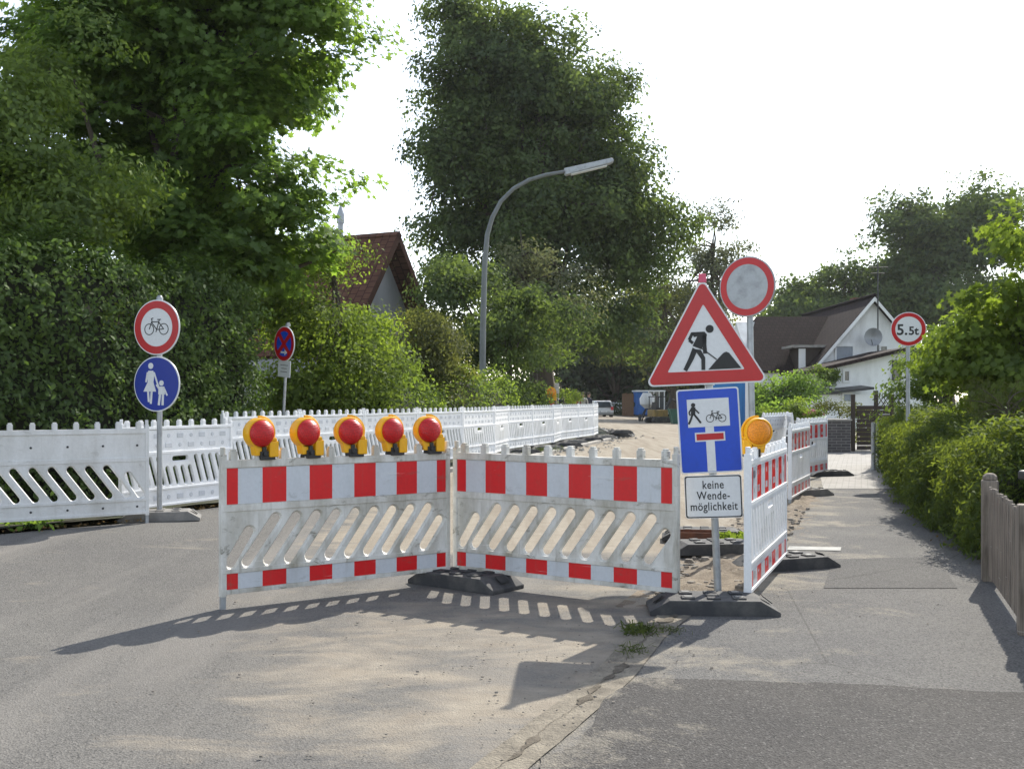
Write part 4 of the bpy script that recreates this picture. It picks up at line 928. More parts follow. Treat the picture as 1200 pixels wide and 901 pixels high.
# people (far) ----------------------------------------------------------------
def person(label, loc, rz, mats, pose=0):
    me = bpy.data.meshes.new('person'); j = {}
    sw = .18 * pose
    V = [('pel', (0, 0, .93), .13), ('wai', (0, 0, 1.08), .12), ('che', (0, 0, 1.3), .15), ('nek', (0, 0, 1.46), .055), ('hd0', (0, -.01, 1.54), .075), ('hd1', (0, -.02, 1.62), .095), ('hd2', (0, -.01, 1.7), .07),
         ('hpL', (-.09, 0, .88), .1), ('knL', (-.1, -sw, .5), .06), ('anL', (-.1, -sw * 1.0, .09), .042), ('toL', (-.1, -sw - .14, .04), .035),
         ('hpR', (.09, 0, .88), .1), ('knR', (.1, sw * .4, .5), .06), ('anR', (.1, sw * 1.5, .09), .042), ('toR', (.1, sw * 1.5 - .14, .04), .035),
         ('shL', (-.19, 0, 1.39), .06), ('elL', (-.25, .04, 1.12), .042), ('wrL', (-.25, -.08, .9), .03), ('haL', (-.25, -.12, .82), .035),
         ('shR', (.19, 0, 1.39), .06), ('elR', (.25, .04, 1.12), .042), ('wrR', (.26, -.1, .92), .03), ('haR', (.26, -.14, .85), .035)]
    E = [('pel', 'wai'), ('wai', 'che'), ('che', 'nek'), ('nek', 'hd0'), ('hd0', 'hd1'), ('hd1', 'hd2'), ('pel', 'hpL'), ('hpL', 'knL'), ('knL', 'anL'), ('anL', 'toL'), ('pel', 'hpR'), ('hpR', 'knR'), ('knR', 'anR'), ('anR', 'toR'), ('che', 'shL'), ('shL', 'elL'), ('elL', 'wrL'), ('wrL', 'haL'), ('che', 'shR'), ('shR', 'elR'), ('elR', 'wrR'), ('wrR', 'haR')]
    ix = {n: i for i, (n, _, _) in enumerate(V)}
    me.from_pydata([v[1] for v in V], [(ix[a], ix[b]) for a, b in E], [])
    o = bpy.data.objects.new('body', me); COL.objects.link(o); sk_ = o.modifiers.new('s', 'SKIN')
    for i, v in enumerate(V): me.skin_vertices[0].data[i].radius = (v[2], v[2] * (.72 if v[0] in ('che', 'wai', 'pel') else 1)); me.skin_vertices[0].data[i].use_root = (i == 0)
    ss_ = o.modifiers.new('u', 'SUBSURF'); ss_.levels = 1; ss_.render_levels = 1
    dg = bpy.context.evaluated_depsgraph_get(); m2 = bpy.data.meshes.new_from_object(o.evaluated_get(dg)); bpy.data.objects.remove(o)
    for m_ in mats: m2.materials.append(M[m_])
    for p_ in m2.polygons:
        z = p_.center.z; x = abs(p_.center.x); p_.use_smooth = True
        p_.material_index = 2 if z > 1.48 or (x > .2 and z < .95) else 0 if z > .93 else 1
    t = thing('person', label, 'person', loc, rz, 'people at the far end of the site'); b_ = bpy.data.objects.new('body', m2); COL.objects.link(b_); b_.parent = t
    h_ = MB(); h_.lathe([(.02, .115), (.07, .1), (.1, .05), (.105, 0), (.1, -.05)], 14, 0, 'Z', (0, .015, 1.66), cap=True); h_.obj('hair', 'bark', t, smooth=True)
    return t
a = W(676, 480, 60); person('person in reddish top standing by the barrier row in the distance', (a.x, 60, 0), R(10), ('cloth_r', 'cloth_d', 'skin'), .6)
a = W(683.5, 480, 58); person('person in pale top walking, between the two others in the distance', (a.x, 58, 0), R(-20), ('cloth_w', 'cloth_d', 'skin'), 1)
a = W(690, 480, 61); person('person in dark clothes, rightmost of the distant group by the car', (a.x, 61, 0), R(40), ('cloth_d', 'cloth_d', 'skin'), .3)

# ---------------------------------------------------------------- foliage
def leafmat(name, dcol, tcol, mixf=.45, var=.35):
    m = bpy.data.materials.new(name); m.use_nodes = True; nt = m.node_tree; nt.nodes.clear()
    at = N(nt, 'ShaderNodeAttribute', attribute_name='var')
    vc = ramp(nt, at.outputs['Fac'], tuple(1 - var for _ in range(3)), (1 + var * 1.4, 1 + var, 1 - var * .2), 0, 1)
    d1 = mixc(nt, 1, dcol, vc, 'MULTIPLY'); t1 = mixc(nt, 1, tcol, vc, 'MULTIPLY')
    di = N(nt, 'ShaderNodeBsdfDiffuse'); tr = N(nt, 'ShaderNodeBsdfTranslucent'); gl = N(nt, 'ShaderNodeBsdfGlossy'); gl.inputs['Roughness'].default_value = .55
    gl.inputs['Color'].default_value = (.9, .95, .9, 1)
    nt.links.new(d1, di.inputs[0]); nt.links.new(t1, tr.inputs[0])
    a = N(nt, 'ShaderNodeMixShader'); a.inputs[0].default_value = mixf; nt.links.new(di.outputs[0], a.inputs[1]); nt.links.new(tr.outputs[0], a.inputs[2])
    b = N(nt, 'ShaderNodeMixShader'); b.inputs[0].default_value = .018; nt.links.new(a.outputs[0], b.inputs[1]); nt.links.new(gl.outputs[0], b.inputs[2])
    o = N(nt, 'ShaderNodeOutputMaterial'); nt.links.new(b.outputs[0], o.inputs[0]); return m
LM = {
 'hedge': leafmat('hedge_leaves', (.068, .115, .036), (.11, .2, .04), .38),
 'maple': leafmat('maple_leaves', (.085, .15, .04), (.24, .4, .065), .5),
 'dark': leafmat('dark_leaves', (.066, .105, .042), (.16, .24, .055), .44),
 'yellow': leafmat('yellow_green_leaves', (.095, .15, .025), (.23, .34, .045), .5),
 'bush': leafmat('bush_leaves', (.095, .15, .04), (.24, .36, .055), .48),
 'olive': leafmat('olive_leaves', (.075, .09, .035), (.16, .19, .05), .45),
 'grey': leafmat('silver_leaves', (.11, .13, .085), (.16, .19, .09), .4),
 'yew': leafmat('yew_leaves', (.06, .1, .028), (.19, .26, .035), .45),
 'far': leafmat('distant_leaves', (.05, .072, .04), (.065, .1, .04), .3),
 'grass': leafmat('grass_blades', (.06, .085, .03), (.1, .14, .035), .4),
 'pink': leafmat('pink_petals', (.55, .16, .3), (.5, .2, .3), .3, .2),
 'pale': leafmat('pale_blossom', (.4, .36, .42), (.4, .36, .4), .3, .2),
}
KITE = np.array([(-.5, 0), (0, -.3), (.5, 0), (0, .3)]); KITE = np.array([(0, -.5), (.3, -.05), (0, .5), (-.3, -.05)])
OVAL = np.array([(0, -.5), (.22, -.2), (.24, .12), (0, .5), (-.24, .12), (-.22, -.2)])
MAPLE = np.array([(0, -.5), (.1, -.15), (.42, -.22), (.28, .02), (.5, .22), (.2, .2), (0, .55), (-.2, .2), (-.5, .22), (-.28, .02), (-.42, -.22), (-.1, -.15)])
BLADE = np.array([(-.06, -.5), (.06, -.5), (.03, .2), (0, .5)])
def leaves(name, pos, nrm, size, shape, mat, parent, var):
    n = len(pos); k = len(shape)
    nrm = nrm / (np.linalg.norm(nrm, axis=1, keepdims=True) + 1e-9)
    rv = rng.normal(size=(n, 3)); rv[:, 2] -= .6
    t = np.cross(nrm, rv); t /= (np.linalg.norm(t, axis=1, keepdims=True) + 1e-9); b = np.cross(nrm, t)
    # b is the leaf's long axis
    size = size * rng.uniform(.65, 1.25, n)
    V = pos[:, None, :] + (t[:, None, :] * shape[None, :, 0, None] + b[:, None, :] * shape[None, :, 1, None]) * size[:, None, None]
    # slight fold
    V += nrm[:, None, :] * (np.abs(shape[None, :, 0, None]) * .35 * size[:, None, None])
    me = bpy.data.meshes.new(name); me.vertices.add(n * k); me.loops.add(n * k); me.polygons.add(n)
    me.vertices.foreach_set('co', V.astype(np.float32).ravel()); me.loops.foreach_set('vertex_index', np.arange(n * k, dtype=np.int32))
    me.polygons.foreach_set('loop_start', np.arange(0, n * k, k, dtype=np.int32)); me.polygons.foreach_set('loop_total', np.full(n, k, dtype=np.int32))
    me.update(calc_edges=True)
    at = me.attributes.new('var', 'FLOAT', 'FACE'); at.data.foreach_set('value', np.clip(var, 0, 1).astype(np.float32))
    me.materials.append(mat); o = bpy.data.objects.new(name, me); COL.objects.link(o)
    if parent: o.parent = parent
    return o
def blob_points(blobs, n, shell=.5):
    """clump centres spread through a set of ellipsoids (cx,cy,cz,rx,ry,rz)"""
    B = np.array(blobs, float); v = B[:, 3] * B[:, 4] * B[:, 5]; idx = rng.choice(len(B), n, p=v ** .8 / (v ** .8).sum())
    dd = rng.normal(size=(n, 3)); dd /= np.linalg.norm(dd, axis=1, keepdims=True)
    r = (shell + (1 - shell) * rng.random(n)) ** .8
    r = np.where(rng.random(n) < .3, rng.random(n) ** .5 * .8, r)
    wob = 1 + .16 * np.sin(dd[:, 0] * 5 + idx * 1.7) * np.sin(dd[:, 2] * 6 + 1 + idx) 
    P = B[idx, :3] + dd * B[idx, 3:6] * (r * wob)[:, None]
    return P, dd
def crown(name, blobs, nclump, per, clump_r, leaf, shape, mat, parent, shell=.5, flat=.55, up=.45, out=.95, zmin=.15, bough=1.7, cpb=14, bshell=.33):
    nb_ = max(6, nclump // cpb); BC, BD = blob_points(blobs, nb_, shell)          # boughs, each carrying a dozen sprays
    bi = rng.integers(0, nb_, nclump); o_ = rng.normal(size=(nclump, 3)); o_ /= np.linalg.norm(o_, axis=1, keepdims=True); o_ *= rng.random((nclump, 1)) ** bshell
    br_ = clump_r * bough * rng.uniform(.6, 1.3, nb_); o_[:, 2] *= .6; C = BC[bi] + o_ * br_[bi][:, None] + BD[bi] * (br_[bi] * .2)[:, None]; D = BD[bi] * .35 + o_ * .85
    bvar = rng.normal(size=nb_)[bi]
    m_ = C[:, 2] > zmin; C, D, bvar = C[m_], D[m_], bvar[m_]; nclump = len(C)
    cr = clump_r * rng.uniform(.55, 1.35, nclump)
    nb = rng.poisson(per * (cr / clump_r) ** 2).clip(3)
    ci = np.repeat(np.arange(nclump), nb); n = len(ci)
    off = rng.normal(size=(n, 3)); off /= np.linalg.norm(off, axis=1, keepdims=True); off *= (rng.random((n, 1)) ** .6); off[:, 2] *= flat
    # droop the edges of each spray
    off[:, 2] -= .25 * (off[:, 0] ** 2 + off[:, 1] ** 2)
    pos = C[ci] + off * cr[ci][:, None]
    pos[:, 2] = np.maximum(pos[:, 2], zmin * .5 + .02)
    cn = rng.normal(size=(nclump, 3)) * .35; nrm = rng.normal(size=(n, 3)) * .38 + cn[ci] + D[ci] * out + off * .35; nrm[:, 2] += up
    var = .5 + .2 * bvar[ci] + .14 * rng.normal(size=nclump)[ci] + .14 * rng.normal(size=n)
    leaves(name, pos, nrm, leaf, shape, LM[mat], parent, var)
    return C
def tree(label, cat, base, blobs, nclump, per, clump_r, leaf, shape, mat, trunk_r=.2, group=None, name='tree', nb=14, seed=0, **kw):
    """blobs in world coordinates"""
    global rng
    import zlib
    sd = zlib.crc32(label.encode()) + seed; rng = np.random.default_rng(sd); random.seed(sd)
    t = thing(name, label, cat, base, 0, group); bs = [(b[0] - base[0], b[1] - base[1], b[2] - base[2]) + tuple(b[3:]) for b in blobs]
    C = crown('crown', bs, nclump, per, clump_r, leaf, shape, mat, t, **kw)
    mb = MB(); hb = max(bs, key=lambda b: b[2] - abs(b[0]) * .3); top = hb[2]; cxy = np.array([hb[0], hb[1]])
    lo = min(b[2] - b[5] for b in bs); fk = max(.4, lo + .25 * (top - lo) * .5)
    P = [Vector((0, 0, 0)), Vector((cxy[0] * .15, cxy[1] * .15, fk * .5)), Vector((cxy[0] * .4 + trunk_r * .5, cxy[1] * .4, fk)), Vector((cxy[0] * .8, cxy[1] * .8, (fk + top) / 2)), Vector((cxy[0], cxy[1], top))]
    mb.tube(P, [trunk_r * 1.25, trunk_r, trunk_r * .85, trunk_r * .5, trunk_r * .12], 10)
    for k in range(nb):
        e = Vector(C[rng.integers(len(C))]); u = random.uniform(.25, .85); i = 1 + int(u * 3); i = min(i, 3); s_ = P[i].lerp(P[i + 1] if i < 4 else P[i], random.random())
        if (e - s_).length < .2: continue
        mid = s_.lerp(e, .5) + Vector((random.uniform(-.1, .1), random.uniform(-.1, .1), .12)) * (e - s_).length
        rr0 = trunk_r * random.uniform(.25, .5); mb.tube([s_, s_.lerp(mid, .5) + Vector((0, 0, .03)), mid, e], [rr0, rr0 * .75, rr0 * .5, rr0 * .12], 6)
    mb.obj('trunk', 'bark', t, smooth=True)
    return t
def B_(px, py, Y, rx, rz, ry=None):        # ellipsoid seen at px,py; radii in photo pixels, depth radius too
    v = W(px, py, Y); s = F / Y; return (v.x, v.y, v.z, rx / s, (ry or (rx + rz) / 2) / s, rz / s)
def hedge(label, pts, wd, h, mat, leaf, dens, shape=OVAL, name='hedge', rough=.18, group=None, mat2=None, hv=.15):
    """long hedge along pts (x,y); leaves on a lumpy box shell around a dark twig core"""
    t = thing(name, label, 'hedge', (pts[0][0], pts[0][1], 0), 0, group); o0 = np.array([pts[0][0], pts[0][1], 0])
    P = np.array(pts, float); seg = np.linalg.norm(np.diff(P, axis=0), axis=1); cum = np.concatenate([[0], np.cumsum(seg)]); Lt = cum[-1]
    area = Lt * (2 * h + wd) + 2 * wd * h; n = int(area * dens)
    u = rng.random(n) * Lt; per = 2 * h + wd; q = rng.random(n) * per
    x = np.interp(u, cum, P[:, 0]); y = np.interp(u, cum, P[:, 1])
    tx_ = np.interp(u + .3, cum, P[:, 0]) - np.interp(u - .3, cum, P[:, 0]); ty_ = np.interp(u + .3, cum, P[:, 1]) - np.interp(u - .3, cum, P[:, 1]); tl = np.hypot(tx_, ty_); tx_ /= tl; ty_ /= tl
    nx_, ny_ = ty_, -tx_
    hl = h * (1 + hv * np.sin(u * 1.3 + 1) * np.sin(u * .47))
    side = np.where(q < h, 1, np.where(q < 2 * h, -1, 0))
    a = np.where(side == 0, (q - 2 * h) - wd / 2, side * wd / 2); z = np.where(side == 1, q / h * hl, np.where(side == -1, (q - h) / h * hl, hl))
    # round the shoulders
    sh = np.clip((z / hl - .75) / .25, 0, 1); a = a * (1 - .3 * sh ** 2)
    lump = rough * (np.sin(u * 3.1 + z * 2) * np.sin(z * 3.7 + u) * .8 + np.sin(u * 9.3 - z * 7.1 + 2) * np.sin(z * 8 + u * 5) * .7 + np.sin(z * 17 + u * 13) * .3) + rng.normal(size=n) * rough * .5 - (rng.random(n) < .25) * rough * 1.0 * rng.random(n)
    N3 = np.stack([nx_ * np.sign(side), ny_ * np.sign(side), (side == 0) * 1.0], 1)
    pos = np.stack([x + nx_ * a, y + ny_ * a, z], 1) + N3 * lump[:, None]
    cap_ = rng.random(n) < (2 * wd * h) / area; e = rng.random(n) < .5
    ue = np.where(e, 0, Lt); ex = np.interp(ue, cum, P[:, 0]); ey = np.interp(ue, cum, P[:, 1]); aa = (rng.random(n) - .5) * wd
    tt_ = np.stack([tx_, ty_], 1) * np.where(e, -1, 1)[:, None]
    pe = np.stack([ex + nx_ * aa + tt_[:, 0] * lump, ey + ny_ * aa + tt_[:, 1] * lump, rng.random(n) * h], 1); pos = np.where(cap_[:, None], pe, pos)
    pos[:, 2] = np.maximum(pos[:, 2], .04)
    nrm = rng.normal(size=(n, 3)) * .5 + N3 * .7; nrm[:, 2] += .35
    var = .5 + .3 * np.sin(u * 2.3 + z * 2) * np.sin(z * 4 + u) + .2 * rng.normal(size=n)
    leaves('foliage', pos - o0, nrm, leaf, shape, LM[mat], t, var)
    # twig core
    mb = MB(); K = max(2, int(Lt / .5)); w2 = max(.05, wd / 2 - rough * 1.3)
    vs = []
    for k in range(K + 1):
        uu = min(max(Lt * k / K, .15), Lt - .15); X = np.interp(uu, cum, P[:, 0]); Yv = np.interp(uu, cum, P[:, 1]); i = min(int(np.searchsorted(cum, uu, 'right')) - 1, len(seg) - 1); i = max(i, 0)
        tv = (P[i + 1] - P[i]) / seg[i]; nv = np.array([tv[1], -tv[0]]); H = h * (1 + hv * math.sin(uu * 1.3 + 1) * math.sin(uu * .47)) - rough * 1.2
        for a_, z_ in ((w2, .0), (w2, H * .75), (w2 * .6, H), (-w2 * .6, H), (-w2, H * .75), (-w2, .0)): vs.append((X + nv[0] * a_ - o0[0], Yv + nv[1] * a_ - o0[1], z_))
    fs = []
    for k in range(K):
        for c_ in range(5): fs.append((k * 6 + c_, k * 6 + c_ + 1, (k + 1) * 6 + c_ + 1, (k + 1) * 6 + c_))
    fs += [tuple(range(6)), tuple(K * 6 + i for i in range(6))]
    mb.add(vs, fs); mb.obj('branches', M.setdefault('twigs', worn('dark_twigs', (.018, .022, .01), (.03, .026, .016), 1)), t)
    return t

# --- left side: clipped hedge, trees over it
hedge('tall dark green hedge behind the white barriers at the left', [(-9.5, 9.5), (-7.2, 11.6), (-5.6, 13.6), (-5.15, 15.4), (-4.6, 17.0)], 1.5, 3.15, 'hedge', .075, 1300, hv=.08)
tree('tree with pale fresh shoots leaning in at the left edge above the hedge', 'tree', (-8.3, 15.2, 0),
     [B_(20, 180, 15.2, 110, 90), B_(70, 270, 14.6, 90, 70), B_(-20, 330, 14.2, 120, 80), B_(60, 80, 15.6, 60, 50), B_(-90, 180, 15, 90, 130), B_(40, 230, 14.8, 110, 110)], 1050, 60, .4, .085, OVAL, 'bush', .16, shell=.3)
tree('large maple with layered bright leaves rising over the hedge', 'tree', (-5.6, 18.6, 0),
     [B_(250, 60, 19, 130, 100), B_(300, 150, 18.6, 85, 80), B_(210, 200, 18.2, 130, 90), B_(310, 270, 18.0, 90, 50), B_(330, 40, 18.6, 50, 60), B_(180, 60, 19, 110, 100), B_(380, 100, 18.7, 34, 13), B_(366, 200, 18.5, 26, 14), B_(130, 0, 19, 110, 60), B_(240, -40, 19, 140, 60), B_(348, 250, 18.3, 32, 22), B_(340, 275, 18.2, 46, 34), B_(186, 300, 20, 50, 30), B_(230, 310, 17.6, 120, 40), B_(160, 285, 19, 90, 40), B_(120, 120, 19.5, 90, 110), B_(330, 330, 17.8, 60, 30)], 2050, 50, .5, .15, MAPLE, 'maple', .24, nb=26, flat=.35, up=1.0, shell=.35)
tree('yellow-green bush with rounded top below the brown roofed house', 'bush', (W(380, 480, 19.6).x, 19.6, 0),
     [B_(368, 322, 20, 36, 46), B_(392, 320, 20.1, 20, 34), B_(340, 375, 19.6, 46, 72), B_(418, 400, 20.2, 36, 38), B_(395, 440, 19.6, 60, 50), B_(345, 450, 19.2, 50, 50)], 620, 60, .42, .08, OVAL, 'yellow', .1, name='bush')
tree('loose pale green bush left of the street lamp', 'bush', (W(470, 480, 24.5).x, 24.5, 0),
     [B_(452, 412, 24.5, 34, 28), B_(505, 405, 25, 40, 34), B_(500, 450, 24.5, 60, 40), B_(450, 450, 24, 60, 45), B_(520, 440, 26, 24, 36)], 560, 60, .42, .08, OVAL, 'olive', .1, name='bush')
tree('dark green bush with upright shoots behind the street lamp', 'bush', (W(590, 480, 32).x, 32, 0),
     [B_(550, 370, 33, 50, 55), B_(610, 400, 32, 50, 60), B_(580, 440, 31, 60, 50), B_(530, 350, 34, 25, 40), B_(622, 440, 34, 22, 45), B_(600, 355, 33, 30, 45)], 620, 60, .55, .13, KITE, 'dark', .12, name='bush', up=.3)
hedge('low green hedge under the bushes along the long white barrier row', [(-2.7, 20.4), (-1.6, 24), (-.3, 29)], 1.2, 1.75, 'bush', .09, 420, hv=.2)
tree('huge dark lime tree towering over the street lamp', 'tree', (W(640, 480, 50).x, 50, 0),
     [B_(575, 85, 50, 66, 72), B_(650, 110, 50, 76, 82), B_(568, 190, 50, 66, 80), B_(600, 150, 50, 80, 60), B_(690, 205, 49, 60, 60), B_(550, 230, 50, 50, 50), B_(740, 280, 50, 40, 50), B_(605, 20, 50, 60, 30), B_(545, 110, 50, 44, 70), B_(640, 220, 49, 92, 92), B_(700, 165, 50, 46, 68), B_(700, 270, 49, 62, 78), B_(600, 300, 49, 84, 72), B_(752, 185, 50, 24, 22), B_(730, 245, 50, 40, 60), B_(558, 22, 50, 46, 32), B_(698, 90, 50, 34, 38), B_(650, 370, 49, 92, 54), B_(528, 265, 50, 26, 16), B_(745, 310, 50, 28, 44)], 3700, 56, .85, .22, KITE, 'dark', .55, nb=40, flat=.7, shell=.35, bough=2.0, cpb=18)
tree('small dusty grey-leaved tree in front of the lime tree behind the lamp arm', 'tree', (W(630, 480, 40).x, 40, 0),
     [B_(610, 270, 40, 38, 45), B_(650, 330, 40, 45, 30), B_(600, 330, 40, 40, 40)], 90, 40, .6, .15, OVAL, 'grey', .1)
TG = 'dark trees closing the end of the road'
for i, (px, tp, wv, Y, lb) in enumerate(((665, 350, 46, 95, 'leftmost, behind the distant people'), (705, 345, 45, 100, 'behind the silver car'), (745, 350, 45, 98, 'behind the timber boards'), (785, 330, 45, 92, 'behind the blue site container'), (725, 400, 70, 90, 'lowest, filling the gap over the road'), (830, 390, 60, 90, 'behind the portable toilet'))):
    tree('dark wood tree at the end of the road, ' + lb, 'tree', (W(px, 480, Y).x, Y, 0), [B_(px, tp + 50, Y, wv, 50), B_(px + 5, tp + 100, Y - 2, wv * 1.1, 50), B_(px - 8, tp + 20, Y + 1, wv * .6, 30)], 330, 44, 1.6, .42, KITE, 'far', .35, TG, shell=.3)
tree('thin wispy silver-leaved tree right of the lime tree', 'tree', (W(830, 480, 75).x, 75, 0),
     [B_(835, 280, 75, 36, 34), B_(855, 300, 75, 28, 45), B_(815, 330, 75, 36, 45), B_(845, 370, 75, 45, 40), B_(800, 370, 75, 40, 45), B_(790, 290, 76, 22, 24)], 420, 34, 1.0, .22, OVAL, 'grey', .25, nb=60)
tree('bushy olive tree below the wispy one, left of the roadworks triangle', 'tree', (W(790, 480, 70).x, 70, 0), [B_(765, 385, 70, 35, 45), B_(800, 400, 70, 45, 55), B_(780, 345, 71, 25, 25)], 200, 40, 1.2, .28, KITE, 'olive', .25)
# trees behind the right house
tree('small rounded yellow-green bush beside the distant notice board', 'bush', (W(664, 480, 56).x, 56, 0), [B_(664, 463, 56, 13, 12), B_(656, 448, 58, 10, 16)], 70, 40, .3, .1, OVAL, 'yellow', .05, name='bush', nb=4)
HG = 'trees behind the white house'
tree('big dense tree behind the white house and the weight limit sign', 'tree', (W(1110, 480, 95).x, 95, 0), [B_(1100, 262, 95, 52, 40), B_(1072, 285, 95, 34, 46), B_(1150, 268, 95, 38, 40), B_(1120, 340, 95, 80, 55), B_(1060, 340, 94, 40, 40), B_(1172, 300, 95, 24, 40)], 900, 60, 1.7, .42, KITE, 'dark', .6, HG)
tree('lower rounded tree behind the dark roof of the white house', 'tree', (W(975, 480, 95).x, 95, 0), [B_(985, 345, 95, 45, 32), B_(945, 358, 95, 35, 26), B_(1015, 350, 95, 30, 35), B_(980, 390, 95, 80, 50)], 560, 56, 1.5, .4, KITE, 'dark', .45, HG)
# right side greenery
tree('leafy bush in front of the dark roof, left of the white annex', 'bush', (W(918, 480, 36).x, 36, 0), [B_(905, 460, 36, 36, 26), B_(930, 470, 36, 20, 22), B_(890, 470, 36, 25, 25), B_(912, 482, 35, 38, 20)], 260, 46, .45, .11, OVAL, 'maple', .08, name='bush')
tree('flowering bush with pale spikes at the wooden gate', 'bush', (W(990, 480, 28.6).x, 29.9, .1), [B_(985, 483, 29.6, 22, 13), B_(1006, 486, 29.7, 14, 16), B_(1014, 505, 29.8, 12, 22)], 130, 40, .25, .06, OVAL, 'olive', .03, name='bush', nb=8)
t = thing('hydrangea', 'low hydrangea with pink flower heads on the brick planter', 'plant', (W(955, 490, 28.8).x, 29.3, .8))
crown('foliage', [(0, 0, .15, .6, .25, .2), (-.5, 0, .2, .4, .2, .18)], 60, 30, .15, .07, OVAL, 'yellow', t, zmin=0)
P_, D_ = blob_points([(.0, -.15, .27, .14, .1, .09), (.3, -.12, .2, .08, .07, .06), (-.2, -.1, .22, .07, .07, .06)], 260, .8); leaves('flower_heads', P_, D_, .035, OVAL, LM['pink'], t, rng.random(260))
tree('small round yellow-green shrub at the foot of the leafy bush, left of the planter', 'shrub', (W(925, 490, 29.6).x, 29.8, 0), [B_(928, 483, 29.6, 18, 12), B_(918, 490, 29.6, 18, 14)], 60, 36, .2, .06, OVAL, 'yellow', .02, name='shrub', nb=3)
tree('maple shrub with bright yellow-green lobed leaves at the right edge', 'tree', (W(1170, 480, 14.5).x, 14.5, 0),
     [B_(1200, 340, 14.5, 45, 45), B_(1165, 372, 14.5, 30, 34), B_(1190, 410, 14.2, 66, 50), B_(1150, 405, 14.6, 20, 26), B_(1210, 455, 14.4, 80, 40), B_(1240, 320, 14.6, 60, 60), B_(1155, 338, 14.5, 14, 16), B_(1140, 450, 14.6, 22, 24)], 430, 30, .33, .12, MAPLE, 'yellow', .08, nb=24, flat=.5)
tree('mid green bush behind the weight limit pole', 'bush', (W(1105, 480, 21.5).x, 21.5, 0), [B_(1095, 440, 21.5, 28, 36), B_(1112, 395, 21.5, 26, 36), B_(1085, 470, 21, 28, 26), B_(1150, 420, 21.5, 50, 60)], 300, 40, .35, .09, OVAL, 'bush', .06, name='bush')
tree('dry brownish shrub with pale seed heads above the right hedge', 'shrub', (W(1185, 480, 12.6).x, 12.6, 0), [B_(1180, 470, 12.6, 45, 28), B_(1140, 485, 12.6, 30, 16)], 110, 30, .2, .05, BLADE, 'olive', .03, name='shrub')
hedge('low yew hedge with lit tips along the right side of the path', [(4.85, 9.2), (5.05, 10.5), (5.75, 13.4), (6.7, 16.6), (7.75, 20), (8.6, 23)], 1.3, 1.05, 'yew', .062, 3600, BLADE * np.array([3.2, 1]), rough=.13, hv=.06)
tree('sprawling yew mound rising behind the low hedge at the right edge', 'bush', (6.7, 11.5, 0), [(6.0, 11.0, .6, .9, 1.2, .55), (7.0, 12.2, .7, 1.2, 1.3, .65), (7.4, 10.6, .6, 1.1, 1.1, .65), (7.2, 14.5, .75, .9, 1.4, .6)], 420, 90, .3, .06, OVAL, 'yew', .06, name='bush', nb=6)
# ivy on the annex
t = thing('ivy', 'green creeper hanging from the left eave of the white annex', 'plant', (W(968, 440, 48.3).x, 48.5, 0)); crown('foliage', [(0, 0, W(0, 446, 48.5).z, .45, .15, .55), (-.1, 0, W(0, 438, 48.5).z, .6, .15, .25)], 90, 36, .22, .11, OVAL, 'bush', t)
# weeds and stones -----------------------------------------------------------
def weed(label, x, y, r, h, n, z=.01, mat='grass', shape=BLADE):
    t = thing('weed_tuft', label, 'weeds', (x, y, z), 0, 'weeds in the gutter and soil'); pos = rng.normal(size=(n, 3)) * np.array([r, r * 1.3, 0]); ln = h * rng.uniform(.5, 1.2, n); pos[:, 2] = ln * .35
    # upright blades: normal horizontal
    a_ = rng.random(n) * 6.28; nr = np.stack([np.cos(a_), np.sin(a_), rng.normal(size=n) * .5], 1)
    leaves('blades', pos, nr, h, shape, LM[mat], t, rng.random(n))
weed('grass tuft growing in the gutter below the roadworks sign foot', *G(748, 742), .055, .07, 230)
weed('flat grass tuft to the right of the larger one by the sign foot', *G(785, 741), .045, .04, 90)
weed('smaller grass tuft nearer the camera in the gutter', *G(738, 765), .05, .045, 110)
weed('leafy green weed beside the rubber foot in the dug soil', *G(851, 640), .07, .14, 160, .03, 'yellow', OVAL)
weed('leafy weed under the plain white barrier at the left', -5.0, 11.15, .12, .1, 220, .12, 'maple', OVAL)
for k, (x, y) in enumerate(((.15, 23.5), (1.0, 26.5))): weed('grass patch on the kerb edge under the long barrier row, ' + ('nearer one' if k == 0 else 'farther one'), x - .25, y, .25, .12, 260, .16)
def stones(name, n, fn, smin, smax, mat, label):
    mb = MB()
    for _ in range(n):
        x, y = fn(); s = random.uniform(smin, smax) * (1 if random.random() < .85 else 1.8); z = gz(x, y) + .008
        a = random.random() * 6.28; vs = []
        for (q, zz, rr_) in [(k * 1.2566 + a, .15, 1) for k in range(5)] + [(k * 1.2566 + a + .6, .75, .7) for k in range(5)]:
            vs.append((x + math.cos(q) * s * rr_ * random.uniform(.7, 1.1), y + math.sin(q) * s * rr_ * random.uniform(.7, 1.1), z + zz * s))
        mb.add(vs, [(4, 3, 2, 1, 0), (5, 6, 7, 8, 9)] + [(k, (k + 1) % 5, 5 + k) for k in range(5)] + [((k + 1) % 5, 5 + (k + 1) % 5, 5 + k) for k in range(5)])
    o = mb.obj(name, mat); o['kind'] = 'stuff'; o['label'] = label; o['category'] = 'gravel'; return o
def rpx(x0, x1, y0, y1): return lambda: G(random.uniform(x0, x1), random.uniform(y0, y1))
def nearfn():
    r = random.random()
    if r < .35: y = random.uniform(4.2, 7.6); return (xg(y) + random.gauss(-.15, .25), y)
    if r < .6: return G(random.gauss(560, 90), 700 + abs(random.gauss(60, 40)))
    return G(random.uniform(0, 1100), random.uniform(690, 895))
stones('gravel', 380, nearfn, .0025, .0075, 'stoned', 'small loose stones scattered over the asphalt and gutter')
def soilfn(): y = random.uniform(7.6, 14); return (xg(y) + random.uniform(-.4, .35), y)
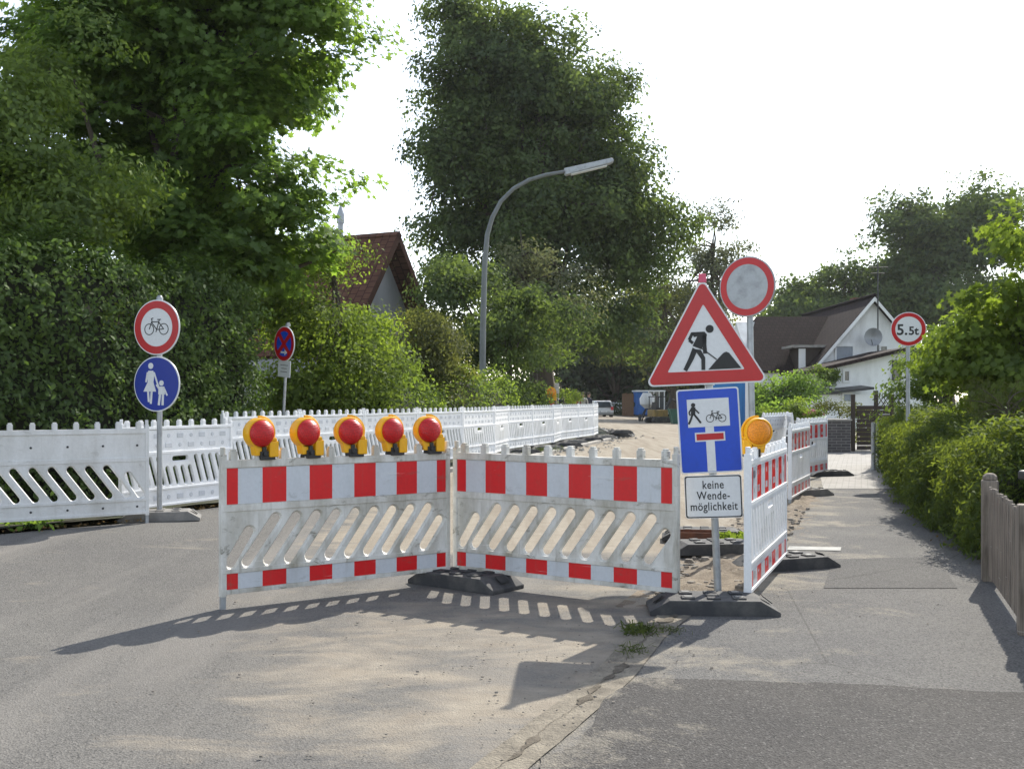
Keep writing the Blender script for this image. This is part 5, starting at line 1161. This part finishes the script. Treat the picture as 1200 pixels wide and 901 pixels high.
stones('rubble', 420, soilfn, .01, .035, 'stoned', 'broken rubble and clods on the dug strip behind the signs')
def kerbfn(): y = random.uniform(20, 46); return (xl(y) + abs(random.gauss(.25, .35)), y)
stones('rubble', 130, kerbfn, .02, .06, 'stone', 'broken stones along the kerb under the long barrier row')

def litter(name, n, fn, sz, mat, label):
    P_ = np.array([fn() for _ in range(n)], float); nr = rng.normal(size=(n, 3)) * .35; nr[:, 2] += 1
    o = leaves(name, P_, nr, sz, OVAL, LM[mat], None, rng.random(n)); o['kind'] = 'stuff'; o['label'] = label; o['category'] = 'litter'
LM['dry'] = leafmat('dry_leaves', (.16, .11, .055), (.1, .07, .03), .25)
def hb(): y = random.uniform(8.8, 23); x = float(np.interp(y, [9.2, 10.5, 13.4, 16.6, 20, 23], [4.2, 4.4, 5.1, 6.05, 7.1, 7.95])); return (x - abs(random.gauss(0, .13)) + .12, y, .014)
litter('leaf_litter', 700, hb, .035, 'dry', 'dry leaf litter and crumbs along the foot of the right hedge')
def vb(): y = random.uniform(9.8, 14.6); return (xl(y) + random.gauss(.02, .12), y, gz(xl(y) + .1, y) + .02 + random.random() * .02)
litter('leaf_litter', 420, vb, .04, 'dry', 'dry leaves and dirt under the white barriers at the left')
mb = MB(); L0, L1 = [], []
for y in frange(3.6, 7.4, .03):
    c_ = xg(y) - .02 + .012 * math.sin(y * 9) + random.uniform(-.006, .006); h_ = max(.0015, .035 * math.sin(y * 7.3 + 1) * math.sin(y * 2.9) + .012 * math.sin(y * 31) + random.uniform(-.012, .014))
    L0.append((c_ - h_, y, .0145)); L1.append((c_ + h_, y, .0145))
n_ = len(L0); mb.add(L0 + L1, [(i, n_ + i, n_ + i + 1, i + 1) for i in range(n_ - 1)])
struct(mb.obj('gutter_dirt', M.setdefault('dirt', earth('dark_seam_dirt', (.085, .07, .05), (.2, .17, .13), 14)), recalc=False))
# haze ------------------------------------------------------------------------
hz = MB(); hz.box((-260, -80, -1.06), (260, 440, 30))
hm = bpy.data.materials.new('thin_haze'); hm.use_nodes = True; nt = hm.node_tree; nt.nodes.clear()
pv = N(nt, 'ShaderNodeVolumePrincipled'); pv.inputs['Color'].default_value = (.93, .96, 1, 1); pv.inputs['Density'].default_value = .0002; pv.inputs['Anisotropy'].default_value = .3
oo = N(nt, 'ShaderNodeOutputMaterial'); nt.links.new(pv.outputs[0], oo.inputs['Volume'])
ho = hz.obj('haze', hm); ho['kind'] = 'stuff'; ho['label'] = 'thin bright summer haze in the air'; ho['category'] = 'haze'
